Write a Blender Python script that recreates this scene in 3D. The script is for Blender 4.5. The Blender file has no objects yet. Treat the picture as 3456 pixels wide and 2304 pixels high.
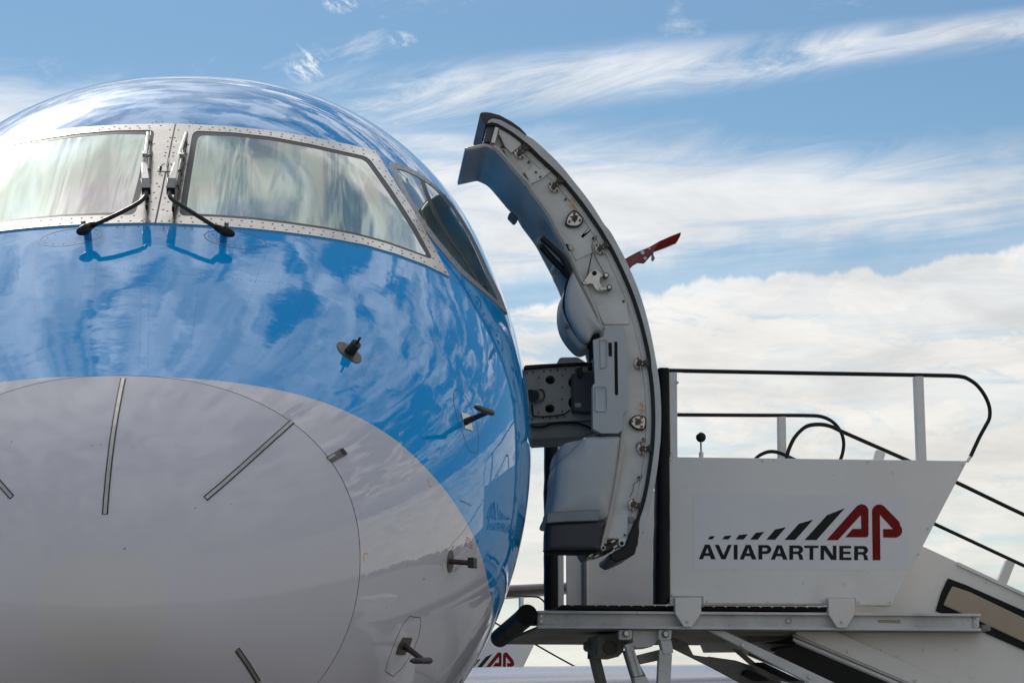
import bpy, bmesh, math, random
import numpy as np
from mathutils import Vector, Matrix
from mathutils.geometry import delaunay_2d_cdt
random.seed(7)
R = math.radians
S = bpy.context.scene
COL = S.collection

# ------------------------------------------------------------------ camera
CAMX, CAMY, CAMZ = 0.633, -7.0, 1.7
YAW, PITCH = 0.07, 0.1646
FPX = 8562.0                      # 55 mm on a 22.2 mm sensor, for a 3456 px wide frame
cd = bpy.data.cameras.new('camera'); co = bpy.data.objects.new('camera', cd); COL.objects.link(co)
cd.sensor_width = 22.2; cd.lens = 55.0; cd.clip_start = 0.1; cd.clip_end = 3000
co.location = (CAMX, CAMY, CAMZ)
co.rotation_euler = (math.pi/2+PITCH, 0, -YAW)
S.camera = co

# ------------------------------------------------------------------ sun, exposure
SUN_EL, SUN_AZ = R(35), R(-17)    # azimuth from +Y towards +X
sl = bpy.data.lights.new('sun', 'SUN'); so = bpy.data.objects.new('sun', sl); COL.objects.link(so)
sl.energy = 1.0; sl.angle = R(10); sl.color = (1, .94, .86)
sdir = Vector((math.sin(SUN_AZ)*math.cos(SUN_EL), math.cos(SUN_AZ)*math.cos(SUN_EL), math.sin(SUN_EL)))
so.rotation_euler = sdir.to_track_quat('Z', 'Y').to_euler()
so.location = (-10, 20, 30)
S.view_settings.view_transform = 'Standard'; S.view_settings.look = 'None'
S.view_settings.exposure = 0; S.view_settings.gamma = 1; S.view_settings.use_curve_mapping = False
S.render.engine = 'CYCLES'

# ------------------------------------------------------------------ node helper
class NT:
    def __init__(s, tree): s.t = tree; s.n = tree.nodes; s.l = tree.links
    def add(s, typ, **kw):
        n = s.n.new(typ)
        for k, v in kw.items(): setattr(n, k, v)
        return n
    def put(s, sock, v):
        if isinstance(v, bpy.types.NodeSocket): s.l.new(v, sock)
        elif v is not None: sock.default_value = v
    def m(s, op, a, b=None, c=None, clamp=False):
        n = s.n.new('ShaderNodeMath'); n.operation = op; n.use_clamp = clamp
        for i, v in enumerate((a, b, c)):
            if v is not None: s.put(n.inputs[i], v)
        return n.outputs[0]
    def ss(s, lo, hi, x):
        n = s.n.new('ShaderNodeMapRange'); n.interpolation_type = 'SMOOTHSTEP'
        s.put(n.inputs['Value'], x); s.put(n.inputs['From Min'], lo); s.put(n.inputs['From Max'], hi)
        return n.outputs[0]
    def mix(s, f, a, b, mode='MIX'):
        n = s.n.new('ShaderNodeMix'); n.data_type = 'RGBA'; n.blend_type = mode
        s.put(n.inputs[0], f); s.put(n.inputs[6], a); s.put(n.inputs[7], b)
        return n.outputs[2]
    def noise(s, vec, scale, detail=4, rough=.5, dist=0, dim='3D', typ=None):
        n = s.n.new('ShaderNodeTexNoise'); n.noise_dimensions = dim
        if typ: n.noise_type = typ
        s.put(n.inputs['Vector'], vec); n.inputs['Scale'].default_value = scale
        n.inputs['Detail'].default_value = detail; n.inputs['Roughness'].default_value = rough
        n.inputs['Distortion'].default_value = dist
        return n.outputs[0]
    def comb(s, x, y, z):
        n = s.n.new('ShaderNodeCombineXYZ')
        for i, v in enumerate((x, y, z)): s.put(n.inputs[i], v)
        return n.outputs[0]

# ------------------------------------------------------------------ world: clear sky plus cloud layers
W = bpy.data.worlds.new('World'); S.world = W; W.use_nodes = True
t = NT(W.node_tree); t.n.clear()
out = t.add('ShaderNodeOutputWorld'); bg = t.add('ShaderNodeBackground'); t.l.new(bg.outputs[0], out.inputs[0])
sky = t.add('ShaderNodeTexSky', sky_type='NISHITA', sun_disc=False, sun_elevation=SUN_EL, sun_rotation=SUN_AZ,
            altitude=0, air_density=1.0, dust_density=0.05, ozone_density=1.6)
bg.inputs[1].default_value = 0.08
tc = t.add('ShaderNodeTexCoord'); sep = t.add('ShaderNodeSeparateXYZ'); t.l.new(tc.outputs['Generated'], sep.inputs[0])
dx, dy, dz = sep.outputs
el = t.m('ARCSINE', dz); az = t.m('ARCTAN2', dx, dy)
den = t.m('ADD', t.m('MAXIMUM', dz, 0.0), 0.10)
px_, py_ = t.m('DIVIDE', dx, den), t.m('DIVIDE', dy, den)
pl = t.comb(px_, py_, 0.0)
def sdot():
    sd = t.add('ShaderNodeVectorMath', operation='DOT_PRODUCT'); t.l.new(tc.outputs['Generated'], sd.inputs[0]); sd.inputs[1].default_value = sdir
    return sd.outputs['Value']
# high broken cloud on a plane overhead
wn = t.noise(pl, 1.1, 3, .5)
plw = t.comb(t.m('ADD', px_, t.m('MULTIPLY', wn, 0.5)), t.m('ADD', py_, t.m('MULTIPLY', wn, -0.35)), 12.9)
hi_n = t.noise(plw, 8.5, 8, .56, .6)
hi_f = t.noise(plw, 1.3, 4, .5, .3)
hi = t.ss(.452, .545, t.m('ADD', t.m('MULTIPLY', t.ss(.60, .97, sdot()), .030), t.m('ADD', t.m('MULTIPLY', hi_n, .6), t.m('MULTIPLY', hi_f, .4))))
hi = t.m('MAXIMUM', hi, t.m('MULTIPLY', t.ss(.935, .992, sdot()), .85))
hi = t.m('MULTIPLY', hi, t.ss(.29, .42, el))
# angular coordinates for the streaks
def ang(sa, se, tilt=0.0, oz=0.0):
    return t.comb(t.m('MULTIPLY', az, sa), t.m('MULTIPLY', t.m('SUBTRACT', el, t.m('MULTIPLY', az, tilt)), se), oz)
st_n = t.noise(ang(13, 62, .22, 1.7), 1.0, 10, .66, .9)
st_w = t.noise(ang(5, 12, .1, 9.0), 1.0, 2, .5)
line = t.m('ADD', t.m('MULTIPLY_ADD', az, .105, .2555), t.m('MULTIPLY', t.m('SUBTRACT', st_w, .5), .012))
off = t.m('ABSOLUTE', t.m('SUBTRACT', el, line))
wid = t.m('MAXIMUM', t.m('MULTIPLY_ADD', az, -.028, .0145), .006)
core = t.m('SUBTRACT', 1.0, t.ss(.15, 1.35, t.m('DIVIDE', off, wid)))
streak = t.m('MULTIPLY', t.m('MULTIPLY', core, t.ss(.30, .68, st_n)), .82)
streak = t.m('MULTIPLY', streak, t.ss(-.055, .03, az))
# banded veil in the middle sky
bn = t.noise(ang(6, 48, .035, 5.2), 1.0, 10, .64, .9)
bmask = t.m('SUBTRACT', 1.0, t.ss(.232, .262, t.m('ADD', t.m('MULTIPLY_ADD', az, .07, el), t.m('MULTIPLY', t.m('SUBTRACT', st_n, .5), .03))))
band = t.m('MULTIPLY', t.m('MULTIPLY_ADD', t.ss(.33, .56, bn), .54, .34), bmask)
# bank of cumulus low down
edge = t.noise(ang(20, 8, 0, 2.0), 1.0, 8, .62)
bil = t.m('ABSOLUTE', t.m('SUBTRACT', t.noise(ang(34, 20, 0, 6.0), 1.0, 3, .5), .5))
edge = t.m('ADD', t.m('MULTIPLY_ADD', az, .085, .1745), t.m('ADD', t.m('MULTIPLY', t.m('SUBTRACT', edge, .5), .026), t.m('MULTIPLY', bil, -.022)))
bank_m = t.m('SUBTRACT', 1.0, t.ss(-.001, .0022, t.m('SUBTRACT', el, edge)))
gap = t.m('MULTIPLY', t.ss(.0, .003, t.m('SUBTRACT', el, edge)), t.m('SUBTRACT', 1.0, t.ss(.006, .022, t.m('SUBTRACT', el, edge))))
band = t.m('MULTIPLY', band, t.m('MULTIPLY_ADD', gap, -.72, 1.0))
bank_n = t.noise(ang(20, 60, 0, 7.3), 1.0, 10, .64, .5)
bank = t.m('MULTIPLY', bank_m, t.ss(.33, .56, bank_n))
bank_soft = t.m('MULTIPLY', bank_m, .45)
# wisps in the clear part
ws = t.m('MULTIPLY', t.ss(.60, .78, t.noise(ang(16, 30, .2, 4.4), 1.0, 7, .6, .4)), .55)
ws = t.m('MULTIPLY', ws, t.ss(.2, .24, el))
def puff(a0, e0, wa, we):
    qa = t.m('DIVIDE', t.m('SUBTRACT', az, a0), wa); qe = t.m('DIVIDE', t.m('SUBTRACT', el, e0), we)
    r2 = t.m('ADD', t.m('MULTIPLY', qa, qa), t.m('MULTIPLY', qe, qe))
    return t.m('MULTIPLY', t.m('SUBTRACT', 1.0, t.ss(-.2, 1.0, r2)), t.ss(.44, .62, t.noise(ang(110, 190, -.5, a0*50), 1.0, 6, .65)))
pf = t.m('MAXIMUM', puff(-.0135, .2725, .011, .0095), t.m('MAXIMUM', puff(.0, .2975, .009, .006), t.m('MULTIPLY', puff(.0245, .2825, .008, .004), .6)))
cover = t.m('MAXIMUM', streak, pf)
for c_ in (band, bank, bank_soft, ws, hi): cover = t.m('MAXIMUM', cover, c_)
cover = t.m('MINIMUM', cover, .97)
# cloud brightness: grey-shaded bases, brighter and whiter towards the sun
sd = t.add('ShaderNodeVectorMath', operation='DOT_PRODUCT'); t.l.new(tc.outputs['Generated'], sd.inputs[0]); sd.inputs[1].default_value = sdir
cs = t.m('MAXIMUM', sd.outputs['Value'], 0.0)
glow = t.m('ADD', t.m('MULTIPLY', t.m('POWER', cs, 6), 6.0), t.m('ADD', t.m('MULTIPLY', t.m('POWER', cs, 70), 8), t.m('MULTIPLY', t.m('POWER', cs, 300), 60)))
shade = t.ss(.25, .70, t.noise(ang(13, 40, 0, 11.0), 1.0, 9, .64, .5))
cells = t.m('MULTIPLY_ADD', t.ss(.36, .64, t.noise(plw, 13, 4, .5, .4)), .62, .62)
cells = t.m('ADD', t.m('MULTIPLY', t.m('SUBTRACT', cells, 1.0), t.ss(.27, .40, el)), 1.0)
br = t.m('MULTIPLY', t.m('ADD', t.m('MULTIPLY_ADD', shade, 3.0, 7.6), glow), cells)
ccol = t.mix(t.ss(.05, .33, el), (1.0, .96, .89, 1), (.95, .97, 1.0, 1))
cm = t.add('ShaderNodeVectorMath', operation='SCALE'); t.l.new(ccol, cm.inputs[0]); t.l.new(br, cm.inputs['Scale'])
blue = t.mix(1.0, sky.outputs[0], (.86, 1.0, 1.03, 1), 'MULTIPLY')
fin = t.mix(cover, blue, cm.outputs[0])
t.l.new(fin, bg.inputs[0])

# ------------------------------------------------------------------ materials
def mat(name, col, rough=.5, metal=0.0, coat=0.0, coat_rough=.03, var=0.0, vscale=4.0, bump=0.0, bscale=40.0, spec=.5, col2=None, grime=0.0, gscale=1.6):
    m = bpy.data.materials.new(name); m.use_nodes = True; t = NT(m.node_tree)
    b = t.n['Principled BSDF']
    b.inputs['Base Color'].default_value = (*col, 1); b.inputs['Roughness'].default_value = rough
    b.inputs['Metallic'].default_value = metal; b.inputs['Coat Weight'].default_value = coat
    b.inputs['Coat Roughness'].default_value = coat_rough; b.inputs['Specular IOR Level'].default_value = spec
    c = None
    tc = t.add('ShaderNodeTexCoord').outputs['Object']
    if var:
        f = t.noise(tc, vscale, 6, .6, .3)
        c2 = col2 or tuple(x*(1-var) for x in col)
        c = t.mix(t.ss(.35, .7, f), (*col, 1), (*c2, 1)); t.l.new(c, b.inputs['Base Color'])
        t.l.new(t.m('MULTIPLY_ADD', f, .25, rough-.10), b.inputs['Roughness'])
    if grime:
        g = t.m('MULTIPLY', t.ss(.52, .78, t.noise(tc, gscale, 8, .68, .6)), grime)
        g2 = t.m('MULTIPLY', t.ss(.62, .72, t.noise(tc, gscale*14, 4, .6)), grime*.9)
        c = t.mix(t.m('MAXIMUM', g, g2), c if c is not None else (*col, 1), (.16, .13, .09, 1)); t.l.new(c, b.inputs['Base Color'])
    if bump:
        bn = t.add('ShaderNodeBump'); bn.inputs['Strength'].default_value = 1; bn.inputs['Distance'].default_value = bump
        t.l.new(t.noise(tc, bscale, 4, .6), bn.inputs['Height']); t.l.new(bn.outputs[0], b.inputs['Normal'])
    return m

M = {}
M['frame_metal'] = mat('polished_riveted_metal', (.76, .70, .62), .20, 1.0, var=.15, vscale=7, bump=.0012, bscale=14)
M['side_frame'] = mat('grey_window_frame', (.38, .38, .38), .38, .8, var=.15, vscale=12)
M['rivet'] = mat('rivet_metal', (.22, .20, .18), .45, .8)
M['seal'] = mat('black_window_seal', (.028, .026, .024), .45, bump=.0004, bscale=60)
M['seal2'] = mat('grey_sealant', (.12, .115, .105), .5)
M['rubber'] = mat('black_rubber', (.012, .012, .013), .55, spec=.2, bump=.0015, bscale=25, var=.4, vscale=6)
M['rubber_smooth'] = mat('black_rail_sleeve', (.018, .018, .019), .32, spec=.2, bump=.0006, bscale=30)
M['truck_white'] = mat('white_truck_paint', (.84, .80, .75), .42, coat=.25, coat_rough=.3, var=.06, vscale=1.3, bump=.0006, bscale=5, grime=.22, gscale=1.2)
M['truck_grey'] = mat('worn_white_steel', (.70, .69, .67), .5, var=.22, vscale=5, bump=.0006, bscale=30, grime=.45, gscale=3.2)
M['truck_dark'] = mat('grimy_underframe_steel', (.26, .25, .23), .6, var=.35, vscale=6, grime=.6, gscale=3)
M['sticker'] = mat('bluish_white_sticker', (.81, .785, .785), .45, var=.03, vscale=2)
M['logo_red'] = mat('dark_red_print', (.21, .008, .008), .5, spec=.15, var=.15, vscale=20)
M['logo_black'] = mat('black_print', (.012, .013, .014), .5, spec=.2)
M['plank'] = mat('dark_grating', (.022, .016, .014), .7, spec=.2, var=.3, vscale=20)
M['bolt'] = mat('zinc_bolt', (.45, .46, .45), .35, .9)
M['steel'] = mat('brushed_steel', (.55, .53, .50), .3, 1.0, var=.2, vscale=14, bump=.0004, bscale=80)
M['dark_steel'] = mat('dark_oily_steel', (.07, .062, .055), .35, .85, var=.4, vscale=20)
M['probe'] = mat('probe_metal', (.085, .07, .065), .38, .85, var=.35, vscale=25)
M['probe_dark'] = mat('dark_probe', (.035, .033, .032), .4, .4, var=.3, vscale=30)
M['probe_plate'] = mat('probe_plate', (.20, .17, .15), .45, .8, var=.25, vscale=30)
M['lining'] = mat('blue_grey_lining', (.53, .485, .44), .42, coat=.15, coat_rough=.35, var=.05, vscale=6, bump=.0003, bscale=260)
M['lining_light'] = mat('pale_blue_lining', (.47, .485, .49), .40, coat=.15, coat_rough=.3, var=.05, vscale=6, bump=.0003, bscale=260)
M['recess_dark'] = mat('dark_slot', (.012, .012, .013), .7, spec=.2)
M['web'] = mat('off_white_door_web', (.70, .70, .675), .45, var=.10, vscale=9, bump=.0007, bscale=14, grime=.22, gscale=5)
M['skin_edge'] = mat('door_skin_edge', (.52, .53, .53), .32, .15, var=.12, vscale=12, grime=.15, gscale=8)
M['lip'] = mat('charcoal_weather_lip', (.045, .045, .055), .5, var=.1, vscale=8)
M['band'] = mat('silver_band', (.20, .22, .25), .3, .4, var=.15, vscale=3)
M['bustle_dark'] = mat('charcoal_slide_cover', (.030, .033, .042), .42, var=.2, vscale=5)
M['red'] = mat('red_handle_paint', (.24, .016, .018), .38, coat=.3, var=.25, vscale=22)
M['red_dot'] = mat('red_rivet_paint', (.32, .06, .04), .5)
M['orange'] = mat('orange_marking', (.80, .36, .02), .5)
M['yellow'] = mat('yellow_marking', (.65, .38, .03), .5)
M['green_cap'] = mat('grey_green_cap', (.13, .19, .18), .4)
M['plate_grey'] = mat('hinge_arm_plate', (.56, .56, .52), .5, var=.12, vscale=8, grime=.25, gscale=6)
M['arm_grey'] = mat('hinge_arm_fairing', (.40, .40, .37), .5, var=.15, vscale=5, grime=.2, gscale=4)
M['box_grey'] = mat('dark_grey_box', (.085, .09, .10), .45, var=.15, vscale=8)
M['tan'] = mat('tan_light_cover', (.42, .33, .24), .45, var=.1, vscale=4, grime=.2)
M['tire'] = mat('tyre_rubber', (.02, .02, .02), .75)
M['radome_patch'] = mat('matt_nose_patch', (.665, .645, .625), .42, coat=.6, coat_rough=.05, spec=.0)

# windscreen: half-mirror film over dark cockpit, wavy
def glass(name, tint, refl, wave, sx, sy):
    m = bpy.data.materials.new(name); m.use_nodes = True; t = NT(m.node_tree); b = t.n['Principled BSDF']
    b.inputs['Metallic'].default_value = refl; b.inputs['Roughness'].default_value = .11
    b.inputs['Coat Weight'].default_value = 1; b.inputs['Coat Roughness'].default_value = .01
    tc = t.add('ShaderNodeTexCoord').outputs['Object']; sp = t.add('ShaderNodeSeparateXYZ'); t.l.new(tc, sp.inputs[0])
    v = t.comb(t.m('MULTIPLY', sp.outputs[0], sx), t.m('MULTIPLY', sp.outputs[1], sy), t.m('MULTIPLY', sp.outputs[2], sy))
    n = t.noise(v, 1.0, 2.2, .5, .5)
    n2 = t.noise(tc, 1.7, 3, .5)
    # faint interference colours of the heated film
    w = t.m('MULTIPLY_ADD', n2, 9.0, t.m('MULTIPLY', n, 3.0))
    r_ = t.m('MULTIPLY_ADD', t.m('SINE', w), .05, tint[0]); g_ = t.m('MULTIPLY_ADD', t.m('SINE', t.m('ADD', w, 2.1)), .05, tint[1]); b_ = t.m('MULTIPLY_ADD', t.m('SINE', t.m('ADD', w, 4.2)), .05, tint[2])
    t.l.new(t.comb(r_, g_, b_), b.inputs['Base Color'])
    bn = t.add('ShaderNodeBump'); bn.inputs['Distance'].default_value = wave; t.l.new(n, bn.inputs['Height']); t.l.new(bn.outputs[0], b.inputs['Normal'])
    return m
M['glass'] = glass('filmed_windscreen_glass', (.375, .395, .375), .92, .007, 10, .8)
M['side_glass'] = glass('dark_side_glass', (.10, .105, .115), .65, .0006, 6, 2)

# aircraft paint: blue over white, clear coat, skin slightly wavy
def hull_mat(name, two_tone=True):
    m = bpy.data.materials.new(name); m.use_nodes = True; t = NT(m.node_tree); b = t.n['Principled BSDF']
    b.inputs['Roughness'].default_value = .32; b.inputs['Coat Weight'].default_value = 1.0; b.inputs['Coat Roughness'].default_value = .012
    b.inputs['Coat Roughness'].default_value = .014 if two_tone else .09; b.inputs['Coat IOR'].default_value = 1.70 if two_tone else 1.38; b.inputs['Specular IOR Level'].default_value = 0.0
    tc = t.add('ShaderNodeTexCoord').outputs['Object']; sp = t.add('ShaderNodeSeparateXYZ'); t.l.new(tc, sp.inputs[0])
    white = t.mix(t.ss(.35, .7, t.noise(tc, 1.2, 5, .6)), (.67, .645, .69, 1), (.645, .62, .66, 1))
    sp_ = t.noise(tc, 55, 2, .5); white = t.mix(t.ss(.765, .80, sp_), white, (.22, .19, .16, 1))
    blue = t.mix(t.ss(.3, .7, t.noise(tc, 1.5, 3, .5)), (.002, .36, .84, 1), (.002, .34, .80, 1))
    if two_tone:
        fc = t.add('ShaderNodeFloatCurve'); cv = fc.mapping.curves[0]
        Y0, Y1, Z0, Z1 = .5, 2.5, 2.0, 3.0
        pts = [(.5, 2.845), (.556, 2.84), (.61, 2.833), (.689, 2.81), (.734, 2.787), (.822, 2.721), (.934, 2.614), (1.01, 2.558), (1.111, 2.495), (1.237, 2.427), (1.369, 2.359), (1.479, 2.307), (1.655, 2.25), (1.865, 2.209), (2.5, 2.15)]
        pp = [((y-Y0)/(Y1-Y0), (z-Z0)/(Z1-Z0)) for y, z in pts]
        cv.points[0].location = pp[0]; cv.points[1].location = pp[-1]
        for p in pp[1:-1]: cv.points.new(*p)
        fc.mapping.update()
        yy = t.m('DIVIDE', t.m('SUBTRACT', sp.outputs[1], Y0), Y1-Y0, clamp=True); t.l.new(yy, fc.inputs['Value'])
        zb = t.m('MULTIPLY_ADD', fc.outputs[0], Z1-Z0, Z0)
        d = t.m('SUBTRACT', sp.outputs[2], zb)
        f = t.m('MULTIPLY', t.ss(-.0008, .0008, d), t.m('GREATER_THAN', sp.outputs[1], .5))
        c = t.mix(f, white, blue)
    else:
        ex = t.m('DIVIDE', sp.outputs[0], .176); ez = t.m('DIVIDE', t.m('SUBTRACT', sp.outputs[2], 2.118), .152)
        rr = t.m('ADD', t.m('POWER', t.m('ABSOLUTE', ex), 2.3), t.m('POWER', t.m('ABSOLUTE', ez), 2.3))
        c = t.mix(t.m('SUBTRACT', 1.0, t.ss(.97, 1.03, rr)), white, (.665, .64, .63, 1))
    t.l.new(c, b.inputs['Base Color'])
    n1 = t.noise(tc, 2.3, 2, .5); n2 = t.noise(tc, 9.0, 2, .5, .3)
    v = t.comb(t.m('MULTIPLY', sp.outputs[0], 1.0), t.m('MULTIPLY', sp.outputs[1], 1.0), t.m('MULTIPLY', sp.outputs[2], 1.0))
    h = t.m('ADD', t.m('MULTIPLY', n1, .8), t.m('MULTIPLY', n2, .10 if two_tone else .03))
    bn = t.add('ShaderNodeBump'); bn.inputs['Distance'].default_value = .0034; t.l.new(h, bn.inputs['Height'])
    t.l.new(bn.outputs[0], b.inputs['Coat Normal'])
    return m
M['hull'] = hull_mat('aircraft_blue_and_white_paint'); M['radome'] = hull_mat('aircraft_white_paint', False)
M['blue'] = mat('aircraft_blue_paint', (.012, .20, .57), .35, coat=1)
M['slat'] = mat('polished_leading_edge', (.58, .56, .58), .24, 1.0)
M['wing'] = mat('grey_wing_paint', (.42, .43, .45), .4, coat=.3)
M['stab'] = mat('brownish_leading_edge', (.20, .165, .155), .3, .8, var=.2, vscale=3)

# ------------------------------------------------------------------ object helpers
def link(name, me, material, parent=None, mod=None):
    o = bpy.data.objects.new(name, me); COL.objects.link(o)
    if material is not None: me.materials.append(material)
    if parent is not None: o.parent = parent
    return o
def mesh(name, verts, faces, material, parent=None, smooth=False, bevel=0.0, segs=2):
    me = bpy.data.meshes.new(name); me.from_pydata([tuple(map(float, v)) for v in verts], [], faces); me.update()
    bm = bmesh.new(); bm.from_mesh(me); bmesh.ops.recalc_face_normals(bm, faces=bm.faces); bm.to_mesh(me); bm.free()
    if smooth:
        for p in me.polygons: p.use_smooth = True
    o = link(name, me, material, parent)
    if bevel:
        b = o.modifiers.new('bevel', 'BEVEL'); b.width = bevel; b.segments = segs; b.limit_method = 'ANGLE'; b.angle_limit = R(35)
        b.harden_normals = False
        for p in me.polygons: p.use_smooth = True
        me.set_sharp_from_angle(angle=R(35)) if hasattr(me, 'set_sharp_from_angle') else None
    return o
def empty(name, label, cat, loc=(0, 0, 0), rz=0.0, group=None):
    o = bpy.data.objects.new(name, None); COL.objects.link(o); o.location = loc; o.rotation_euler = (0, 0, rz)
    o['label'] = label; o['category'] = cat
    if group: o['group'] = group
    return o
class MB:
    def __init__(s): s.v = []; s.f = []
    def add(s, v, f):
        b = len(s.v); s.v += [tuple(map(float, p)) for p in v]; s.f += [tuple(i+b for i in q) for q in f]
    def box(s, a, b):
        (x0, y0, z0), (x1, y1, z1) = a, b
        s.add([(x0, y0, z0), (x1, y0, z0), (x1, y1, z0), (x0, y1, z0), (x0, y0, z1), (x1, y0, z1), (x1, y1, z1), (x0, y1, z1)],
              [(0, 3, 2, 1), (4, 5, 6, 7), (0, 1, 5, 4), (1, 2, 6, 5), (2, 3, 7, 6), (3, 0, 4, 7)])
    def tube(s, pts, rad, n=12, cap=True):
        pts = [Vector(p) for p in pts]; rs = rad if isinstance(rad, (list, tuple)) else [rad]*len(pts)
        T = [(pts[min(i+1, len(pts)-1)]-pts[max(i-1, 0)]).normalized() for i in range(len(pts))]
        a = T[0].orthogonal().normalized(); V = []; F = []
        for i, p in enumerate(pts):
            a = (a-T[i]*a.dot(T[i])).normalized(); b = T[i].cross(a)
            for k in range(n):
                th = 2*math.pi*k/n; V.append(p+(a*math.cos(th)+b*math.sin(th))*rs[i])
        for i in range(len(pts)-1):
            for k in range(n): F.append((i*n+k, i*n+(k+1) % n, (i+1)*n+(k+1) % n, (i+1)*n+k))
        if cap: F += [tuple(range(n-1, -1, -1)), tuple((len(pts)-1)*n+k for k in range(n))]
        s.add(V, F)
    def build(s, name, material, parent=None, smooth=False, bevel=0.0, segs=2): return mesh(name, s.v, s.f, material, parent, smooth, bevel, segs)
def smooth_path(pts, n=8):
    P = [np.array(p, float) for p in pts]; o = []
    for i in range(len(P)-1):
        p0 = P[max(i-1, 0)]; p1 = P[i]; p2 = P[i+1]; p3 = P[min(i+2, len(P)-1)]
        for k in range(n):
            u = k/n; o.append(.5*((2*p1)+(-p0+p2)*u+(2*p0-5*p1+4*p2-p3)*u*u+(-p0+3*p1-3*p2+p3)*u**3))
    o.append(P[-1]); return o
def tube(name, pts, rad, material, parent, n=12):
    mb = MB(); mb.tube(pts, rad, n); o = mb.build(name, material, parent, smooth=True)
    return autosmooth(o)
def autosmooth(o, ang=40):
    me = o.data
    for p in me.polygons: p.use_smooth = True
    me.set_sharp_from_angle(angle=R(ang)); return o
def inside(p, poly):
    x, y = p; c = False; j = len(poly)-1
    for i in range(len(poly)):
        xi, yi = poly[i]; xj, yj = poly[j]
        if (yi > y) != (yj > y) and x < (xj-xi)*(y-yi)/(yj-yi+1e-30)+xi: c = not c
        j = i
    return c
def trifill(outer, holes=(), pts=()):
    V = []; E = []
    for L in [outer]+list(holes):
        b = len(V); V += [Vector((float(p[0]), float(p[1]))) for p in L]; E += [(b+i, b+(i+1) % len(L)) for i in range(len(L))]
    nb = len(V); V += [Vector((float(p[0]), float(p[1]))) for p in pts]
    vo, eo, fo, _, _, _ = delaunay_2d_cdt(V, E, [], 0, 1e-7)
    out = []
    for f in fo:
        cx = sum(vo[i][0] for i in f)/len(f); cy = sum(vo[i][1] for i in f)/len(f)
        if inside((cx, cy), outer) and not any(inside((cx, cy), h) for h in holes): out.append(tuple(f))
    return [(p[0], p[1]) for p in vo], out
def shell(V2, T, top, bot):
    """closed solid between two mappings of a planar triangulation"""
    n = len(V2); V = [top(*p) for p in V2]+[bot(*p) for p in V2]
    F = [f for f in T]+[tuple(i+n for i in reversed(f)) for f in T]
    E = {}
    for f in T:
        for i in range(len(f)):
            e = (f[i], f[(i+1) % len(f)]); E[e] = E.get(e, 0)+1
    for (a, b) in E:
        if (b, a) not in E: F.append((b, a, a+n, b+n))
    return V, F

# ------------------------------------------------------------------ reading positions off the photograph's geometry
CAM = np.array([CAMX, CAMY, CAMZ])
_f = np.array([math.sin(YAW)*math.cos(PITCH), math.cos(YAW)*math.cos(PITCH), math.sin(PITCH)])
_r = np.array([math.cos(YAW), -math.sin(YAW), 0.0]); _u = np.cross(_r, _f)
def ray(px, py): return _f+_r*(px-1728)/FPX-_u*(py-1152)/FPX
def zt(x0, y0, k): return lambda pts: [(x0+p[0]/k, y0+p[1]/k) for p in pts]
zA = zt(1540, 360, 3.0038); zB = zt(1760, 740, 3.0038); zC = zt(1740, 1160, 3.0038); zD = zt(1780, 1420, 3.0038)
zE = zt(1700, 1960, 3.0); zF = zt(2400, 1960, 3.0); zG = zt(2300, 1640, 3.0); zH = zt(2800, 1500, 1.95); zI = zt(2200, 1200, 1.8726)
z3 = zt(1100, 700, 3.0); z4 = zt(1200, 1300, 3.0); z5 = zt(1200, 1780, 3.0); zW = zt(200, 400, 3.1354); z1 = zt(0, 200, 3.0); z2 = zt(784, 200, 3.0)
zP = zt(1700, 700, 2.851); zS = zt(1200, 500, 1.96)
class Frame:
    """upright plane through O turned by beta about z; local axes u (along), v (depth), z (up from the ground)"""
    def __init__(s, O, beta): s.O = np.array(O, float); s.b = beta; s.u = np.array([math.cos(beta), math.sin(beta), 0]); s.v = np.array([-math.sin(beta), math.cos(beta), 0])
    def p(s, px, v=0.0):
        d = ray(*px); k = ((s.O-CAM)@s.v+v)/(d@s.v); P = CAM+d*k
        return np.array([(P-s.O)@s.u, v, P[2]])
    def uz(s, pts, v=0.0): return [(q[0], q[2]) for q in (s.p(p, v) for p in pts)]
def prism(name, fr, pxs, v0, v1, material, parent, bevel=.002, at=None, holes=(), segs=2, smooth=False):
    """outline read at depth `at` (default v0), real thickness v0..v1"""
    at = v0 if at is None else at
    outer = fr.uz(pxs, at); H = [fr.uz(h, at) for h in holes]
    return prism_uz(name, outer, v0, v1, material, parent, bevel, H, segs)
def prism_uz(name, outer, v0, v1, material, parent, bevel=.002, holes=(), segs=2):
    if holes:
        V2, T = trifill(outer, holes); V, F = shell(V2, T, lambda a, b: (a, v0, b), lambda a, b: (a, v1, b))
        return mesh(name, V, F, material, parent)
    n = len(outer); V = [(a, v0, b) for a, b in outer]+[(a, v1, b) for a, b in outer]
    F = [tuple(range(n)), tuple(range(2*n-1, n-1, -1))]+[(i, i+n, (i+1) % n+n, (i+1) % n) for i in range(n)]
    return mesh(name, V, F, material, parent, bevel=bevel, segs=segs)
def disc_px(c, r, n=20, ry=None, rot=0.0):
    ry = r if ry is None else ry; ca, sa = math.cos(rot), math.sin(rot)
    return [(c[0]+r*math.cos(2*math.pi*k/n)*ca-ry*math.sin(2*math.pi*k/n)*sa, c[1]+r*math.cos(2*math.pi*k/n)*sa+ry*math.sin(2*math.pi*k/n)*ca) for k in range(n)]
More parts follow.
